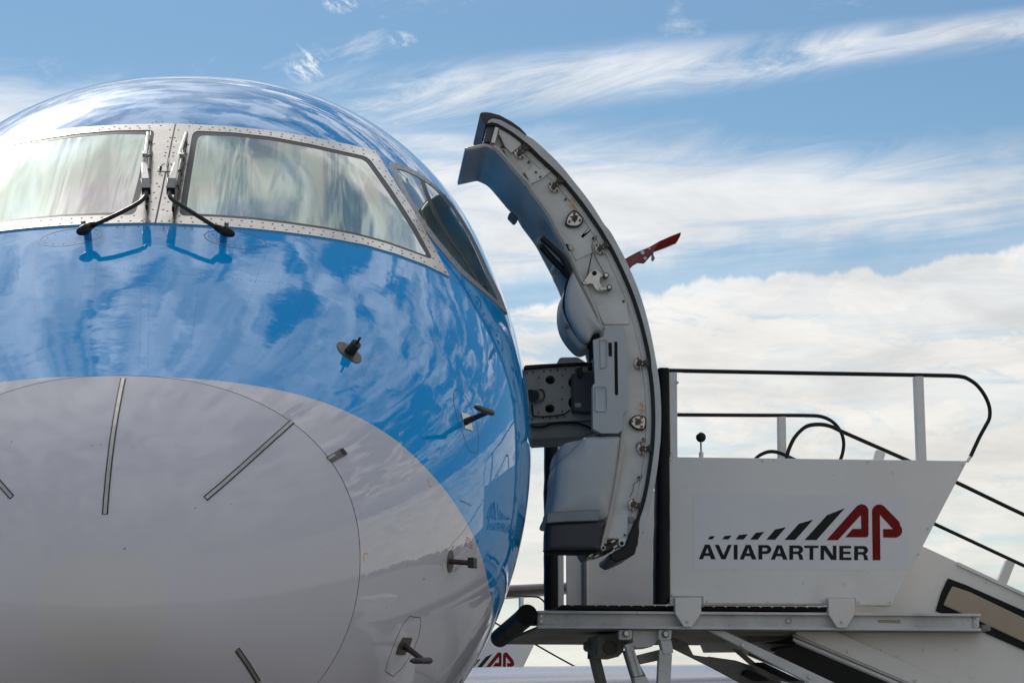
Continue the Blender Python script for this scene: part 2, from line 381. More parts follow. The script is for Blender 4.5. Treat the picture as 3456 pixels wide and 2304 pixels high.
def roundpoly(pts, r, n=5):
    out = []; N = len(pts)
    for i in range(N):
        a, b, c = np.array(pts[i-1], float), np.array(pts[i], float), np.array(pts[(i+1) % N], float)
        l1, l2 = np.linalg.norm(a-b), np.linalg.norm(c-b); rr = min(r, l1*.45, l2*.45)
        p, q = b+(a-b)/l1*rr, b+(c-b)/l2*rr
        for k in range(n+1):
            u = k/n; out.append(tuple((1-u)**2*p+2*u*(1-u)*b+u*u*q))
    return out

# ------------------------------------------------------------------ fuselage surface (smooth sections along y)
YK = np.array([0, .08, .3, .7, 1.3, 2.1, 3.1, 4.3, 6.0, 9.0]); TK = np.sqrt(YK)
KW = [0.0, 0.2444, 0.4981, 0.8054, 1.1177, 1.3338, 1.3922, 1.4389, 1.4856, 1.502]
KT = [2.1258, 2.4254, 2.6659, 2.9291, 3.3052, 3.7948, 4.3898, 4.7746, 4.9113, 4.9114]
KB = [2.1258, 1.9584, 1.7969, 1.6195, 1.4654, 1.3991, 1.4338, 1.5024, 1.5528, 1.5629]
KC = [2.1258, 2.1448, 2.2023, 2.3433, 2.5724, 2.8205, 3.0273, 3.1997, 3.2999, 3.3144]
NU, ND, YR = 2.206, 2.0762, .5608
def spl(T, V):
    n = len(T); h = np.diff(T); A = np.zeros((n, n)); b = np.zeros(n); V = np.array(V)
    A[0, 0] = 1; A[-1, -1] = 2*h[-1]; A[-1, -2] = h[-1]; b[-1] = -6*(V[-1]-V[-2])/h[-1]
    for i in range(1, n-1):
        A[i, i-1] = h[i-1]; A[i, i] = 2*(h[i-1]+h[i]); A[i, i+1] = h[i]; b[i] = 6*((V[i+1]-V[i])/h[i]-(V[i]-V[i-1])/h[i-1])
    Mm = np.linalg.solve(A, b)
    def f(t):
        t = np.minimum(t, T[-1]); i = np.clip(np.searchsorted(T, t)-1, 0, n-2); a = T[i+1]-t; c = t-T[i]; hh = h[i]
        return (Mm[i]*a**3+Mm[i+1]*c**3)/(6*hh)+(V[i]/hh-Mm[i]*hh/6)*a+(V[i+1]/hh-Mm[i+1]*hh/6)*c
    return f
fW, fT, fB, fC = spl(TK, KW), spl(TK, KT), spl(TK, KB), spl(TK, KC)
def surf(y, ph):
    y = np.asarray(y, float); ph = np.asarray(ph, float); t = np.sqrt(np.maximum(y, 0)); c, s = np.cos(ph), np.sin(ph)
    n = np.where(s >= 0, NU, ND); r = (np.abs(c)**n+np.abs(s)**n)**(-1/n)
    h = np.where(s >= 0, fT(t)-fC(t), fC(t)-fB(t))
    return np.stack([fW(t)*c*r, y+0*ph, fC(t)+h*s*r], -1)
def Gf(P):
    x, y, z = P[..., 0], P[..., 1], P[..., 2]; t = np.sqrt(np.maximum(y, 1e-6)); C = fC(t); up = z >= C
    n = np.where(up, NU, ND); h = np.where(up, fT(t)-C, C-fB(t))
    return (np.abs(x)/fW(t))**n+(np.abs(z-C)/h)**n-1
def grad(P):
    e = 1e-4; return np.array([(Gf(P+e*np.eye(3)[i])-Gf(P-e*np.eye(3)[i]))/(2*e) for i in range(3)])
def nrm(P): g = grad(P); return g/np.linalg.norm(g)
def surfn(y, ph, off):
    P = surf(y, ph); return P+nrm(P)*off
def hit(px, off=0.0):
    d = ray(*px); d = d/d[1]; s = np.linspace(7.0005, 14, 2400); P = CAM+d*s[:, None]; g = Gf(P)
    if off:
        gr = np.stack([(Gf(P+1e-4*np.eye(3)[i])-Gf(P-1e-4*np.eye(3)[i]))/2e-4 for i in range(3)], -1); g = g/np.linalg.norm(gr, axis=1)-off
    k = np.where((g[:-1] > 0) & (g[1:] <= 0))[0]
    if len(k) == 0: return P[g.argmin()]
    i = k[0]; u = g[i]/(g[i]-g[i+1]); return P[i]*(1-u)+P[i+1]*u
def yphi(P):
    t = math.sqrt(max(P[1], 1e-6)); C = float(fC(t)); h = float(fT(t)-C) if P[2] >= C else float(C-fB(t))
    return (P[1], math.atan2((P[2]-C)/h, P[0]/float(fW(t))))
def densify(pts, step=14, closed=True):
    o = []; N = len(pts)
    for i in range(N if closed else N-1):
        a, b = np.array(pts[i], float), np.array(pts[(i+1) % N], float); n = max(1, int(np.linalg.norm(b-a)/step))
        for k in range(n): o.append(tuple(a+(b-a)*k/n))
    if not closed: o.append(tuple(pts[-1]))
    return o
def loop_yp(px, mirror=False):
    L = [yphi(hit(p)) for p in densify(px)]
    return [(y, math.pi-p) for y, p in L] if mirror else L
def patch(name, px, off, material, parent, holes=(), mirror=False, grid=.035, low=-.002):
    L = loop_yp(px, mirror); H = [loop_yp(h, mirror) for h in holes]
    ys = [p[0] for p in L]; ps = [p[1] for p in L]; G = []
    y = min(ys)+grid/2
    while y < max(ys):
        p = min(ps)+grid/2
        while p < max(ps):
            if inside((y, p), L) and not any(inside((y, p), h) for h in H): G.append((y, p))
            p += grid
        y += grid
    V2, T = trifill(L, H, G)
    V, F = shell(V2, T, lambda a, b: surfn(a, b, off), lambda a, b: surfn(a, b, low))
    o = mesh(name, V, F, material, parent); return autosmooth(o, 50)
def ribbon(name, px, width, off, material, parent, mirror=False, step=18, low=-.001):
    """narrow raised strip following the skin through pixel points"""
    P = [hit(p) for p in densify(px, step, False)]
    if mirror: P = [p*np.array([-1, 1, 1]) for p in P]
    return ribbon3(name, P, width, off, material, parent, low)
def ribbon3(name, P, width, off, material, parent, low=-.001):
    V = []; F = []
    for i, p in enumerate(P):
        tn = P[min(i+1, len(P)-1)]-P[max(i-1, 0)]; n = nrm(p); s = np.cross(n, tn); s /= np.linalg.norm(s)
        for a, h in ((-.5, low), (-.5, off), (.5, off), (.5, low)): V.append(p+s*width*a+n*h)
    for i in range(len(P)-1):
        for k in range(3): F.append((i*4+k, i*4+k+1, (i+1)*4+k+1, (i+1)*4+k))
    F += [(3, 2, 1, 0), tuple((len(P)-1)*4+k for k in range(4))]
    o = mesh(name, V, F, material, parent); return autosmooth(o, 50)

# ================================================================== GROUND and distant setting
def ground():
    m = bpy.data.materials.new('apron_concrete'); m.use_nodes = True; t = NT(m.node_tree); b = t.n['Principled BSDF']
    tc = t.add('ShaderNodeTexCoord').outputs['Object']
    br = t.add('ShaderNodeTexBrick'); br.offset = 0; t.l.new(tc, br.inputs['Vector']); br.inputs['Scale'].default_value = .2
    br.inputs['Brick Width'].default_value = 1; br.inputs['Row Height'].default_value = 1; br.inputs['Mortar Size'].default_value = .012
    br.inputs['Color1'].default_value = (.27, .255, .225, 1); br.inputs['Color2'].default_value = (.22, .21, .185, 1); br.inputs['Mortar'].default_value = (.04, .04, .04, 1)
    n = t.noise(tc, .35, 8, .65, .5); c = t.mix(t.m('MULTIPLY', t.ss(.45, .75, n), .35), br.outputs[0], (.07, .065, .06, 1))
    t.l.new(c, b.inputs['Base Color']); b.inputs['Roughness'].default_value = .8
    o = mesh('apron', [(-1200, -1200, 0), (1200, -1200, 0), (1200, 1200, 0), (-1200, 1200, 0)], [(0, 1, 2, 3)], m); o['kind'] = 'structure'
    g = mat('grass_green', (.05, .075, .025), .9, var=.4, vscale=.05)
    V = []; F = []
    for k in range(96):
        a = 2*math.pi*k/96
        for r_ in (230, 1100): V.append((r_*math.cos(a), r_*math.sin(a), .05))
    F = [(2*k, 2*k+1, (2*k+3) % 192, (2*k+2) % 192) for k in range(96)]
    o = mesh('grass', V, F, g); o['kind'] = 'structure'
    # low far-off wood all round the airfield
    tm = mat('far_tree_green', (.035, .05, .022), .9, var=.5, vscale=.15)
    rnd = random.Random(3); mb = MB()
    for k in range(1500):
        a = rnd.uniform(0, 2*math.pi); d = rnd.uniform(330, 380); s = rnd.uniform(2.2, 4.0); h = rnd.uniform(3.2, 5.2)
        c = Vector((d*math.cos(a), d*math.sin(a), h*.9)); V = []
        for i in range(3):
            for j in range(7):
                th = 2*math.pi*j/7+i*.4; rr = s*(.8, 1.15, .6)[i]*rnd.uniform(.75, 1.2); V.append(c+Vector((rr*math.cos(th), rr*math.sin(th), (-.9, .0, .65)[i]*h*rnd.uniform(.8, 1.1))))
        V.append(c+Vector((0, 0, h*.85)))
        F = [(i*7+j, i*7+(j+1) % 7, (i+1)*7+(j+1) % 7, (i+1)*7+j) for i in range(2) for j in range(7)]+[(14+j, 14+(j+1) % 7, 21) for j in range(7)]
        mb.add(V, F)
    o = mb.build('distant_wood', tm); o['kind'] = 'stuff'; o['label'] = 'low dark wood far beyond the airfield, only mirrored in the white nose paint'; o['category'] = 'wood'
ground()

# ================================================================== AIRLINER
plane = empty('airliner', 'glossy blue and white jet airliner seen from its nose with its forward door swung open', 'airplane')
def rings(y0, y1, n, nph=288, extra=None, shrink=0.0):
    ts = np.linspace(math.sqrt(y0), math.sqrt(y1), n); ph = np.linspace(0, 2*math.pi, nph, endpoint=False)
    return np.array([surf(np.full(nph, t_*t_), ph) for t_ in ts])
def ring_mesh(name, Rg, material, cap0=False, cap1=False, parent=plane):
    n, m = Rg.shape[:2]; V = Rg.reshape(-1, 3).tolist(); F = [(i*m+k, i*m+(k+1) % m, (i+1)*m+(k+1) % m, (i+1)*m+k) for i in range(n-1) for k in range(m)]
    if cap0: F.append(tuple(range(m-1, -1, -1)))
    if cap1: F.append(tuple((n-1)*m+k for k in range(m)))
    o = mesh(name, V, F, material, parent, smooth=True); return o
body = rings(YR+.0012, 9.0, 190)
tail = []
for yy in (12, 16, 20, 22):
    r_ = body[-1].copy(); r_[:, 1] = yy; tail.append(r_)
for yy, sc, dz_ in ((24, .96, .06), (27, .8, .32), (30, .56, .66), (32.5, .32, .95), (34.2, .12, 1.15)):
    r_ = body[-1].copy(); r_[:, 0] *= sc; r_[:, 2] = 3.24+dz_+(r_[:, 2]-3.24)*sc; r_[:, 1] = yy; tail.append(r_)
o = ring_mesh('fuselage', np.concatenate([body, np.array(tail)]), M['hull'], cap1=True)
rad = rings(.0004, YR-.0012, 90)
o = ring_mesh('radome', rad, M['radome'], cap0=True)
# recessed sealant in the joint between radome and fuselage
jr = rings(YR-.03, YR+.03, 3); ph_ = np.linspace(0, 2*math.pi, 288, endpoint=False)
for a in range(3):
    for b in range(288): jr[a, b] -= nrm(jr[a, b])*.004
ring_mesh('joint_sealant', jr, M['seal2'])

# --- windscreens
WS_OUT = [(600, 422), (784, 432), (917, 446), (1051, 467), (1151, 487), (1264, 513), (1290, 553), (1330, 617), (1387, 706), (1453, 820), (1515, 937), (1433, 897), (1333, 860), (1233, 831), (1133, 812), (1050, 799), (950, 786), (850, 776), (750, 768), (650, 762), (538, 757), (560, 605)]
WS_HOLE = roundpoly([(651, 446), (784, 452), (917, 467), (1051, 492), (1117, 507), (1241, 534), (1317, 640), (1358, 703), (1400, 770), (1433, 830), (1460, 882), (1400, 860), (1300, 825), (1200, 798), (1100, 779), (975, 761), (850, 746), (735, 738), (603, 733), (624, 600)], 22)
WS_PANE = roundpoly([(668, 460), (784, 462), (917, 477), (1051, 502), (1117, 517), (1231, 543), (1305, 648), (1345, 708), (1387, 775), (1420, 834), (1442, 868), (1392, 849), (1298, 816), (1198, 789), (1100, 770), (975, 752), (850, 737), (735, 729), (627, 723), (645, 600)], 20)
def rivet_row(loop_px, inset, step, sink, mirror, closed=True, sign=1):
    P = [np.array(p) for p in densify(loop_px, 3)]; cen = sum(P)/len(P); d = 0; last = P[0]; o = []
    for i in range(len(P)):
        d += np.linalg.norm(P[i]-last); last = P[i]
        if d >= step:
            d = 0; tn = P[(i+2) % len(P)]-P[i-2]; n = np.array([-tn[1], tn[0]]); n = n/(np.linalg.norm(n)+1e-9)
            q = P[i]+n*inset*sign
            o.append(q)
    return o
def rivets(name, pts, rad_, off, material, parent, mirror, n=8):
    mb = MB()
    for q in pts:
        P = hit(q)
        if mirror: P = P*np.array([-1, 1, 1])
        nn = nrm(P); a = np.cross(nn, [0, 0, 1.0]); a /= np.linalg.norm(a); b = np.cross(nn, a)
        V = [P+nn*(off-.003)+(a*math.cos(2*math.pi*k/n)+b*math.sin(2*math.pi*k/n))*rad_ for k in range(n)]+[P+nn*off+(a*math.cos(2*math.pi*k/n)+b*math.sin(2*math.pi*k/n))*rad_*.75 for k in range(n)]
        mb.add(V, [(k, (k+1) % n, (k+1) % n+n, k+n) for k in range(n)]+[tuple(n+k for k in range(n))])
    o = mb.build(name, material, parent); o['kind'] = 'stuff'; return o
for mirror in (False, True):
    fr_ = patch('windscreen_frame', WS_OUT, .006, M['frame_metal'], plane, holes=[WS_HOLE], mirror=mirror)
    patch('seal', WS_HOLE, .0045, M['seal'], fr_, holes=[WS_PANE], mirror=mirror)
    patch('windscreen_pane', WS_PANE, .0038, M['glass'], plane, mirror=mirror)
    r1 = rivet_row(WS_OUT, 7, 38, 0, mirror, sign=1); r2 = rivet_row(WS_HOLE, 7, 33, 0, mirror, sign=-1)
    # two more columns on the centre post
    r3 = [(590+(-28)*k/9, 470+k*31) for k in range(9)]
    rivets('rivet', r1+r2+r3, .0050, .0070, M['rivet'], fr_, mirror)
ribbon3('centre_splice', [surf(y, np.pi/2) for y in np.linspace(1.70, 2.645, 30)], .05, .0057, M['frame_metal'], plane, low=-.002)
ribbon3('centre_seam', [surf(y, np.pi/2) for y in np.linspace(1.70, 2.64, 30)], .006, .0064, M['seal2'], plane, low=.004)

# --- side windows
SW_OUT = roundpoly([(1312, 547), (1353, 557), (1404, 582), (1455, 617), (1491, 653), (1527, 694), (1557, 740), (1588, 791), (1618, 852), (1649, 923), (1685, 992), (1712, 1066), (1690, 1044), (1659, 1014), (1608, 972), (1557, 928), (1516, 883), (1465, 822), (1419, 763), (1373, 688), (1338, 619)], 9, 3)
SW_PANE = roundpoly([(1336, 571), (1370, 582), (1404, 597), (1455, 630), (1486, 660), (1520, 702), (1550, 750), (1578, 797), (1606, 856), (1637, 926), (1668, 990), (1684, 1022), (1655, 998), (1610, 957), (1562, 913), (1522, 868), (1472, 806), (1430, 750), (1388, 682), (1352, 612)], 9, 3)
for mirror in (False, True):
    f_ = patch('side_window_frame', SW_OUT, .005, M['side_frame'], plane, holes=[SW_PANE], mirror=mirror)
    patch('side_window_pane', SW_PANE, .003, M['side_glass'], plane, mirror=mirror)
    rivets('rivet', [p for p in rivet_row(SW_OUT, 7, 26, 0, mirror, sign=1)], .0035, .0062, M['rivet'], f_, mirror, 6)
    ribbon('reflection_edge_strip', [(1418, 601), (1440, 660), (1478, 742), (1520, 815), (1560, 868), (1616, 962)], .03, .0042, M['seal'], f_, mirror=mirror)  # black strip paints the edge of the door's reflection on the single pane

# --- lightning strips on the radome (front view pairs)
strips = [[(425, 1277), (413, 1360), (394, 1480), (372, 1610), (353, 1735)], [(986, 1423), (900, 1500), (820, 1572), (750, 1634), (693, 1682)], [(800, 2190), (835, 2240), (872, 2300)]]
for i, s_ in enumerate(strips):
    for mirror in ((False,) if i == 0 else (False, True)):
        if i == 0:
            P = [hit(p) for p in densify(s_, 18, False)]; P = [p*np.array([0, 1, 1]) for p in P]
        else:
            P = [hit(p) for p in densify(s_, 18, False)]
            if mirror: P = [p*np.array([-1, 1, 1]) for p in P]
        b_ = ribbon3('lightning_strip', P, .0165, .002, M['probe_dark'], plane)
        ribbon3('metal_bar', [P[0]*.98+P[1]*.02]+P[1:-1]+[P[-1]*.98+P[-2]*.02], .0095, .0038, M['steel'], b_, low=.001)

# --- wipers
def off(px, h): return hit(px, h)
def wiper(hub, arm, box, blade, stub):
    w = empty_part('windscreen_wiper')
    a, b = off(hub[0], .045), off(hub[1], .06)
    c = off(hub[2], .05)
    mb = MB(); pts = smooth_path([a, off(hub[3], .047), c, b], 6); n = len(pts)
    mb.tube(pts, [.004+.015*math.sin(math.pi*min(1, (k/(n-1))*1.25))**.7 if k/(n-1) < .45 else .0180-.0100*((k/(n-1)-.45)/.55) for k in range(n)], 14)
    autosmooth(mb.build('wiper_arm_hub', M['rubber_smooth'], w))
    P0 = hit(stub); q = off(hub[3], .035)
    tube('wiper_spindle', [P0-nrm(P0)*.01, P0+nrm(P0)*.045], .0135, M['blue'], w, 16)
    tube('hub_nut', [q+nrm(P0)*.02, q+nrm(P0)*.034], .008, M['steel'], w, 8)
    pts = smooth_path([off(p, h) for p, h in arm], 8)
    tube('wiper_arm', pts, .0078, M['rubber_smooth'], w, 12)
    # black clamp and metal channel
    def bar(name, p, q, wd, th, m, hp, hq):
        A, B = Vector(off(p, hp)), Vector(off(q, hq)); d = (B-A).normalized(); n = Vector(nrm(hit(p))); s = d.cross(n).normalized(); n = s.cross(d)
        mb = MB(); V = []
        for X, ww in ((A, wd[0]), (B, wd[1])):
            for a_, b_ in ((-.5, -.5), (.5, -.5), (.5, .5), (-.5, .5)): V.append(X+s*ww*a_+n*th*b_)
        mb.add(V, [(0, 1, 2, 3), (7, 6, 5, 4)]+[(k, k+4, (k+1) % 4+4, (k+1) % 4) for k in range(4)])
        return mb.build(name, m, w, bevel=.0015)
    bar('clamp', box[0], box[1], (.030, .033), .026, M['rubber_smooth'], .088, .088)
    bar('wiper_channel', box[1], box[2], (.028, .017), .012, M['steel'], .090, .080)
    bar('wiper_tip', box[2], box[3], (.013, .009), .009, M['steel'], .076, .055)
    bar('tip_block', box[4], box[5], (.017, .017), .016, M['steel'], .088, .086)
    bar('blade_spine', blade[0], blade[1], (.008, .010), .020, M['dark_steel'], .045, .040)
    bar('wiper_blade', blade[0], blade[1], (.005, .005), .024, M['rubber'], .022, .018)
    for k in range(5):
        u = .12+.19*k; p = (blade[0][0]*(1-u)+blade[1][0]*u, blade[0][1]*(1-u)+blade[1][1]*u)
        bar('blade_clip', p, (p[0]-1.0, p[1]+7), (.014, .014), .02, M['dark_steel'], .048, .046)
def empty_part(name):
    o = bpy.data.objects.new(name, None); COL.objects.link(o); o.parent = plane; return o
wl = zW([(182, 1205), (400, 1112), (330, 1135), (262, 1180)])
wiper(wl, [(q, h) for q, h in zip(zW([(385, 1118), (560, 1040), (740, 950), (850, 885), (905, 830), (920, 765)]), (.06, .068, .075, .08, .084, .088))],
      zW([(920, 770), (912, 665), (900, 480), (940, 150), (905, 395), (908, 368)]), zW([(975, 160), (925, 940)]), zW([(305, 1275)])[0])
wr = zW([(1852, 1232), (1640, 1140), (1700, 1170), (1765, 1195)])
wiper(wr, [(q, h) for q, h in zip(zW([(1655, 1150), (1500, 1052), (1330, 945), (1215, 870), (1172, 825), (1170, 765)]), (.06, .068, .075, .08, .084, .088))],
      zW([(1180, 770), (1193, 665), (1240, 480), (1345, 155), (1295, 400), (1300, 378)]), zW([(1352, 165), (1205, 960)]), zW([(1735, 1300)])[0])
# fin bracket on the centre post
q0 = hit(zW([(1120, 555)])[0]); mbr = MB(); n0 = Vector(nrm(q0)); q0 = Vector(q0)
ax = Vector((1, 0, 0)); ay = n0.cross(ax).normalized()
def plate_at(name, c, ax, ay, n, lx, ly, t0, t1, m, parent, bevel=.001):
    V = [c+ax*a*lx+ay*b*ly+n*h for h in (t0, t1) for a, b in ((-.5, -.5), (.5, -.5), (.5, .5), (-.5, .5))]
    return mesh(name, V, [(0, 1, 2, 3), (7, 6, 5, 4)]+[(k, k+4, (k+1) % 4+4, (k+1) % 4) for k in range(4)], m, parent, bevel=bevel)
fb = plate_at('wire_bracket', q0, ax, ay, n0, .052, .05, 0, .0085, M['frame_metal'], plane)
plate_at('fin', q0+ax*.012-ay*.012, ax, ay, n0, .0025, .09, .0085, .04, M['steel'], fb, 0)
for a_ in (-1, 1): plate_at('bracket_bolt', q0+ax*(-.016)+ay*.012*a_, ax, ay, n0, .008, .008, .0085, .014, M['dark_steel'], fb)

# oval access covers below the windscreen: thin outline grooves with screws
for mirror in (False, True):
    e_ = disc_px((794, 809), 105, 48, 28, R(8))
    P = [hit(p) for p in densify(e_, 12)]; P = [p*np.array([-1 if mirror else 1, 1, 1]) for p in P]
    g_ = ribbon3('access_cover_joint', P+[P[0]], .0028, .0006, M['seal2'], plane)
    rivets('screw', disc_px((794, 809), 88, 14, 20, R(8)), .0032, .0011, M['rivet'], g_, mirror, 6)
    rivets('rivet', [(p[0], p[1]) for p in zW([(1105, 1135), (1105, 1155), (1103, 1175), (1185, 1150), (1330, 1143), (1330, 1163), (1400, 1147), (1407, 1165), (1385, 38), (1418, 57), (1450, 40), (1482, 58)])], .0032, .0016, M['rivet'], plane, mirror, 6)

cols = []
for x0, y0, x1, y1, n in ((105, 790, 118, 1050, 30), (300, 830, 240, 1190, 34), (330, 832, 300, 1190, 34), (480, 800, 470, 1240, 44), (505, 800, 500, 1240, 44), (690, 830, 640, 1200, 34), (905, 830, 800, 1130, 30), (985, 850, 900, 1080, 24), (1090, 860, 960, 1180, 30), (1180, 880, 1230, 1290, 36), (250, 890, 1000, 960, 50)):
    for k in range(n): cols.append((x0+(x1-x0)*k/(n-1), y0+(y1-y0)*k/(n-1)))
rivets('skin_rivet', cols, .0023, .0008, M['blue'], plane, False, 6)
# --- probes and vanes (left side of the nose as photographed)
def at_y(px, y):
    d = ray(*px); return CAM+d*((y-CAMY)/d[1])
def hull_plate(name, px, off_, m, parent, holes=()): return patch(name, px, off_, m, parent, grid=.02)
# small vane near the nose top
pr = empty_part('angle_vane'); c = hit((1178, 1190)); n = nrm(c)
hull_plate('vane_base', disc_px((1178, 1190), 50, 28, 20, R(38)), .003, M['probe_plate'], pr)
e1 = at_y(z3([(310, 1375)])[0], c[1]-.03); e2 = at_y(z3([(347, 1318)])[0], c[1]-.05)
tube('vane_body', [c-n*.005, c*.5+e1*.5, e1], [.019, .0175, .0165], M['probe_dark'], pr, 18)
tube('vane_pin', [e1*1.02-c*.02, e2], .0042, M['probe_dark'], pr, 10)
# upper pitot probe
def pitot(name, base, strut_end, head0, head1, plate, cover, plate_m, y_end, y0, y1):
    pr = empty_part(name); c = hit(base); hull_plate('mounting_plate', plate, .0035, plate_m, pr)
    e = at_y(strut_end, c[1]+y_end); h0, h1 = at_y(head0, c[1]+y0), at_y(head1, c[1]+y1)
    tube('strut', [c-nrm(c)*.004, c*.6+e*.4, e], [.0125, .0095, .0085], M['probe'], pr, 16)
    L = [h0+(h1-h0)*u for u in (0, .03, .12, .22, .9, .97, 1)]
    tube('pitot_head', L, [.003, .005, .0075, .0095, .0105, .0085, .004], M['probe'], pr, 18)
    P = [hit(p) for p in densify(cover, 12)]; ribbon3('cover_joint', P+[P[0]], .0026, .0005, M['seal2'], pr)
pitot('pitot_probe', z4([(1120, 365)])[0], z4([(1335, 272)])[0], z4([(1205, 215)])[0], z4([(1392, 282)])[0],
      z4([(1062, 272), (1152, 305), (1182, 462), (1100, 438)]),
      smooth_path(z4([(990, 150), (1002, 60), (1035, 42), (1090, 90), (1150, 180), (1205, 320), (1238, 470), (1243, 600), (1225, 685), (1140, 640), (1085, 480), (1030, 330), (990, 150)]), 4)[:-1],
      M['frame_metal'], -.09, -.19, -.05)
pitot('pitot_probe', z5([(490, 1190)])[0], z5([(665, 1322)])[0], z5([(555, 1345)])[0], z5([(765, 1343)])[0],
      z5([(480, 1108), (567, 1112), (540, 1200), (490, 1285), (408, 1280), (430, 1190)]),
      z5([(545, 893), (655, 910), (662, 950), (640, 1100), (570, 1270), (470, 1420), (378, 1503), (302, 1450), (330, 1340), (400, 1150), (470, 990)]),
      M['probe_plate'], -.03, -.12, .01)
# air temperature probe
pr = empty_part('temperature_probe'); c = hit(z5([(955, 340)])[0])
hull_plate('probe_base', disc_px(z5([(956, 340)])[0], 10.5, 24, 38, R(3)), .003, M['probe_plate'], pr)
e = at_y(z5([(1150, 355)])[0], c[1]-.02); tube('probe_arm', [c-nrm(c)*.004, e], [.0085, .0085], M['probe'], pr, 14)
hx = Vector(at_y(z5([(1165, 352)])[0], c[1]-.05)); hy = Vector(at_y(z5([(1205, 362)])[0], c[1]+.04))
d_ = (hy-hx).normalized(); s_ = Vector((0, 0, 1)); s_ = (s_-d_*s_.dot(d_)).normalized(); w_ = d_.cross(s_)
V = []
for X, a, b in ((hx, .010, .0165), (hx.lerp(hy, .75), .011, .016), (hy, .004, .009)):
    for i, j in ((-1, -1), (1, -1), (1, 1), (-1, 1)): V.append(X+w_*a*i+s_*b*j)
mesh('probe_head', V, [(0, 1, 2, 3)]+[(r*4+k, r*4+(k+1) % 4, r*4+4+(k+1) % 4, r*4+4+k) for r in (0, 1) for k in range(4)]+[(11, 10, 9, 8)], M['probe_dark'], pr, bevel=.003, segs=3)
# hinge latch over the radome joint
zz = zt(900, 1100, 1.302)
lt = patch('radome_latch', zz([(262, 575), (325, 539), (350, 566), (286, 601)]), .004, M['probe_plate'], plane, grid=.03)
patch('latch_end', zz([(320, 545), (331, 539), (350, 563), (338, 571)]), .0055, M['probe_dark'], lt, grid=.03)
patch('latch_hook', zz([(264, 580), (292, 565), (297, 574), (270, 590)]), .0075, M['steel'], lt, grid=.03)
# small yellow corner marks
for L in ([(733, 940), (748, 1018), (770, 1020)], ):
    ribbon('corner_mark', z4(L), .003, .0004, M['yellow'], plane, step=6)
for L in ([(122, 262), (86, 262), (84, 338)], [(862, 372), (884, 372), (878, 440)]):
    ribbon('corner_mark', z5(L), .0032, .0004, M['yellow'], plane, step=6)
for L in ([(1275, 1368), (1298, 1372), (1325, 1420)], [(488, 1548), (522, 1545), (510, 1566)]):
    ribbon('corner_mark', z3(L), .003, .0004, M['yellow'], plane, step=6)
# skin joint line running back from the windscreen corner
ribbon('skin_joint', z3([(1245, 712), (1300, 745), (1345, 775), (1400, 800)]), .0022, .0004, M['seal2'], plane, step=10)
ribbon('skin_joint', z3([(1600, 560), (1700, 760), (1790, 960), (1835, 1080), (1868, 1215)]), .004, .0006, M['seal2'], plane, step=10)
ribbon('skin_joint', z3([(250, 640), (420, 740), (600, 860), (760, 1000)]), .0012, .0003, M['blue'], plane, step=10)

def skin_text(txt, p0, p1, hpx, m):
    cu = bpy.data.curves.new('stencil', 'FONT'); cu.body = txt; cu.size = 1; cu.resolution_u = 2
    o = bpy.data.objects.new('tmp', cu); COL.objects.link(o); dg = bpy.context.evaluated_depsgraph_get(); me = bpy.data.meshes.new_from_object(o.evaluated_get(dg)); bpy.data.objects.remove(o)
    w = max(v.co.x for v in me.vertices); p0 = np.array(p0); d = (np.array(p1)-p0)/w; up = np.array([.22, -1.0])*hpx/.7
    for v in me.vertices:
        q = hit(tuple(p0+d*v.co.x+up*v.co.y)); v.co = Vector(q+nrm(q)*.0006)
    me.update(); return link('stencil_lettering', me, m, plane)
zR = zt(1520, 1760, 14.4)
for tx, a, b in (('CAREFULLY', (748, 785), (962, 885)), ('WARNING - HOT SURFACE', (738, 910), (1058, 1060)), ('DO NOT PLUG OR HANDLE', (724, 1040), (1050, 1188)), ('DO NOT SPRAY LIQUID DIRECTLY', (708, 1165), (1105, 1350))):
    a, b = zR([a, b]); skin_text(tx, a, b, 5.2, M['red_dot'])
a, b = zt(1530, 1660, 26.13)([(520, 770), (1560, 1260)]); skin_text('THIS AREA MUST BE SMOOTH', a, b, 6.0, M['seal'])
# --- wings, engines, tail, gear (mostly out of view)
def wing(name, x0, x1, yle0, yle1, z0, z1, c0, c1, th, material, le_mat, side):
    def sec(x, yl, z, c):
        P = []
        prof = [(1, 0), (.8, .026), (.6, .044), (.4, .054), (.2, .055), (.09, .047), (.045, .0375), (.0125, .021), (0, 0), (.0125, -.021), (.045, -.0375), (.10, -.046), (.3, -.050), (.6, -.035), (.85, -.012)]
        return [(x*side, yl+a*c, z+b*c*th) for a, b in prof]
    n = 15; K = 14
    secs = [sec(x0+(x1-x0)*k/K, yle0+(yle1-yle0)*k/K, z0+(z1-z0)*k/K, c0+(c1-c0)*k/K) for k in range(K+1)]
    V = [p for s_ in secs for p in s_]
    F = [(i*n+k, i*n+(k+1) % n, (i+1)*n+(k+1) % n, (i+1)*n+k) for i in range(K) for k in range(n)]+[tuple(range(n)), tuple(K*n+k for k in range(n))]
    w = mesh(name, V, F, material, plane); autosmooth(w, 50)
    idx = [5, 6, 7, 8, 9, 10, 11]; V = []; m_ = 22
    for k in range(K+1):
        s_ = [np.array(secs[k][i]) for i in idx]; s_ = smooth_path(s_, 3)
        cen = np.array([s_[0][0], secs[k][8][1]+.05*(c0+(c1-c0)*k/K), secs[k][8][2]])
        for p in s_: V.append(p+(p-cen)/np.linalg.norm(p-cen)*.006)
    m_ = len(s_)
    F = [(i*m_+k, i*m_+k+1, (i+1)*m_+k+1, (i+1)*m_+k) for i in range(K) for k in range(m_-1)]
    e_ = mesh('leading_edge', V, F, le_mat, w); autosmooth(e_, 60)
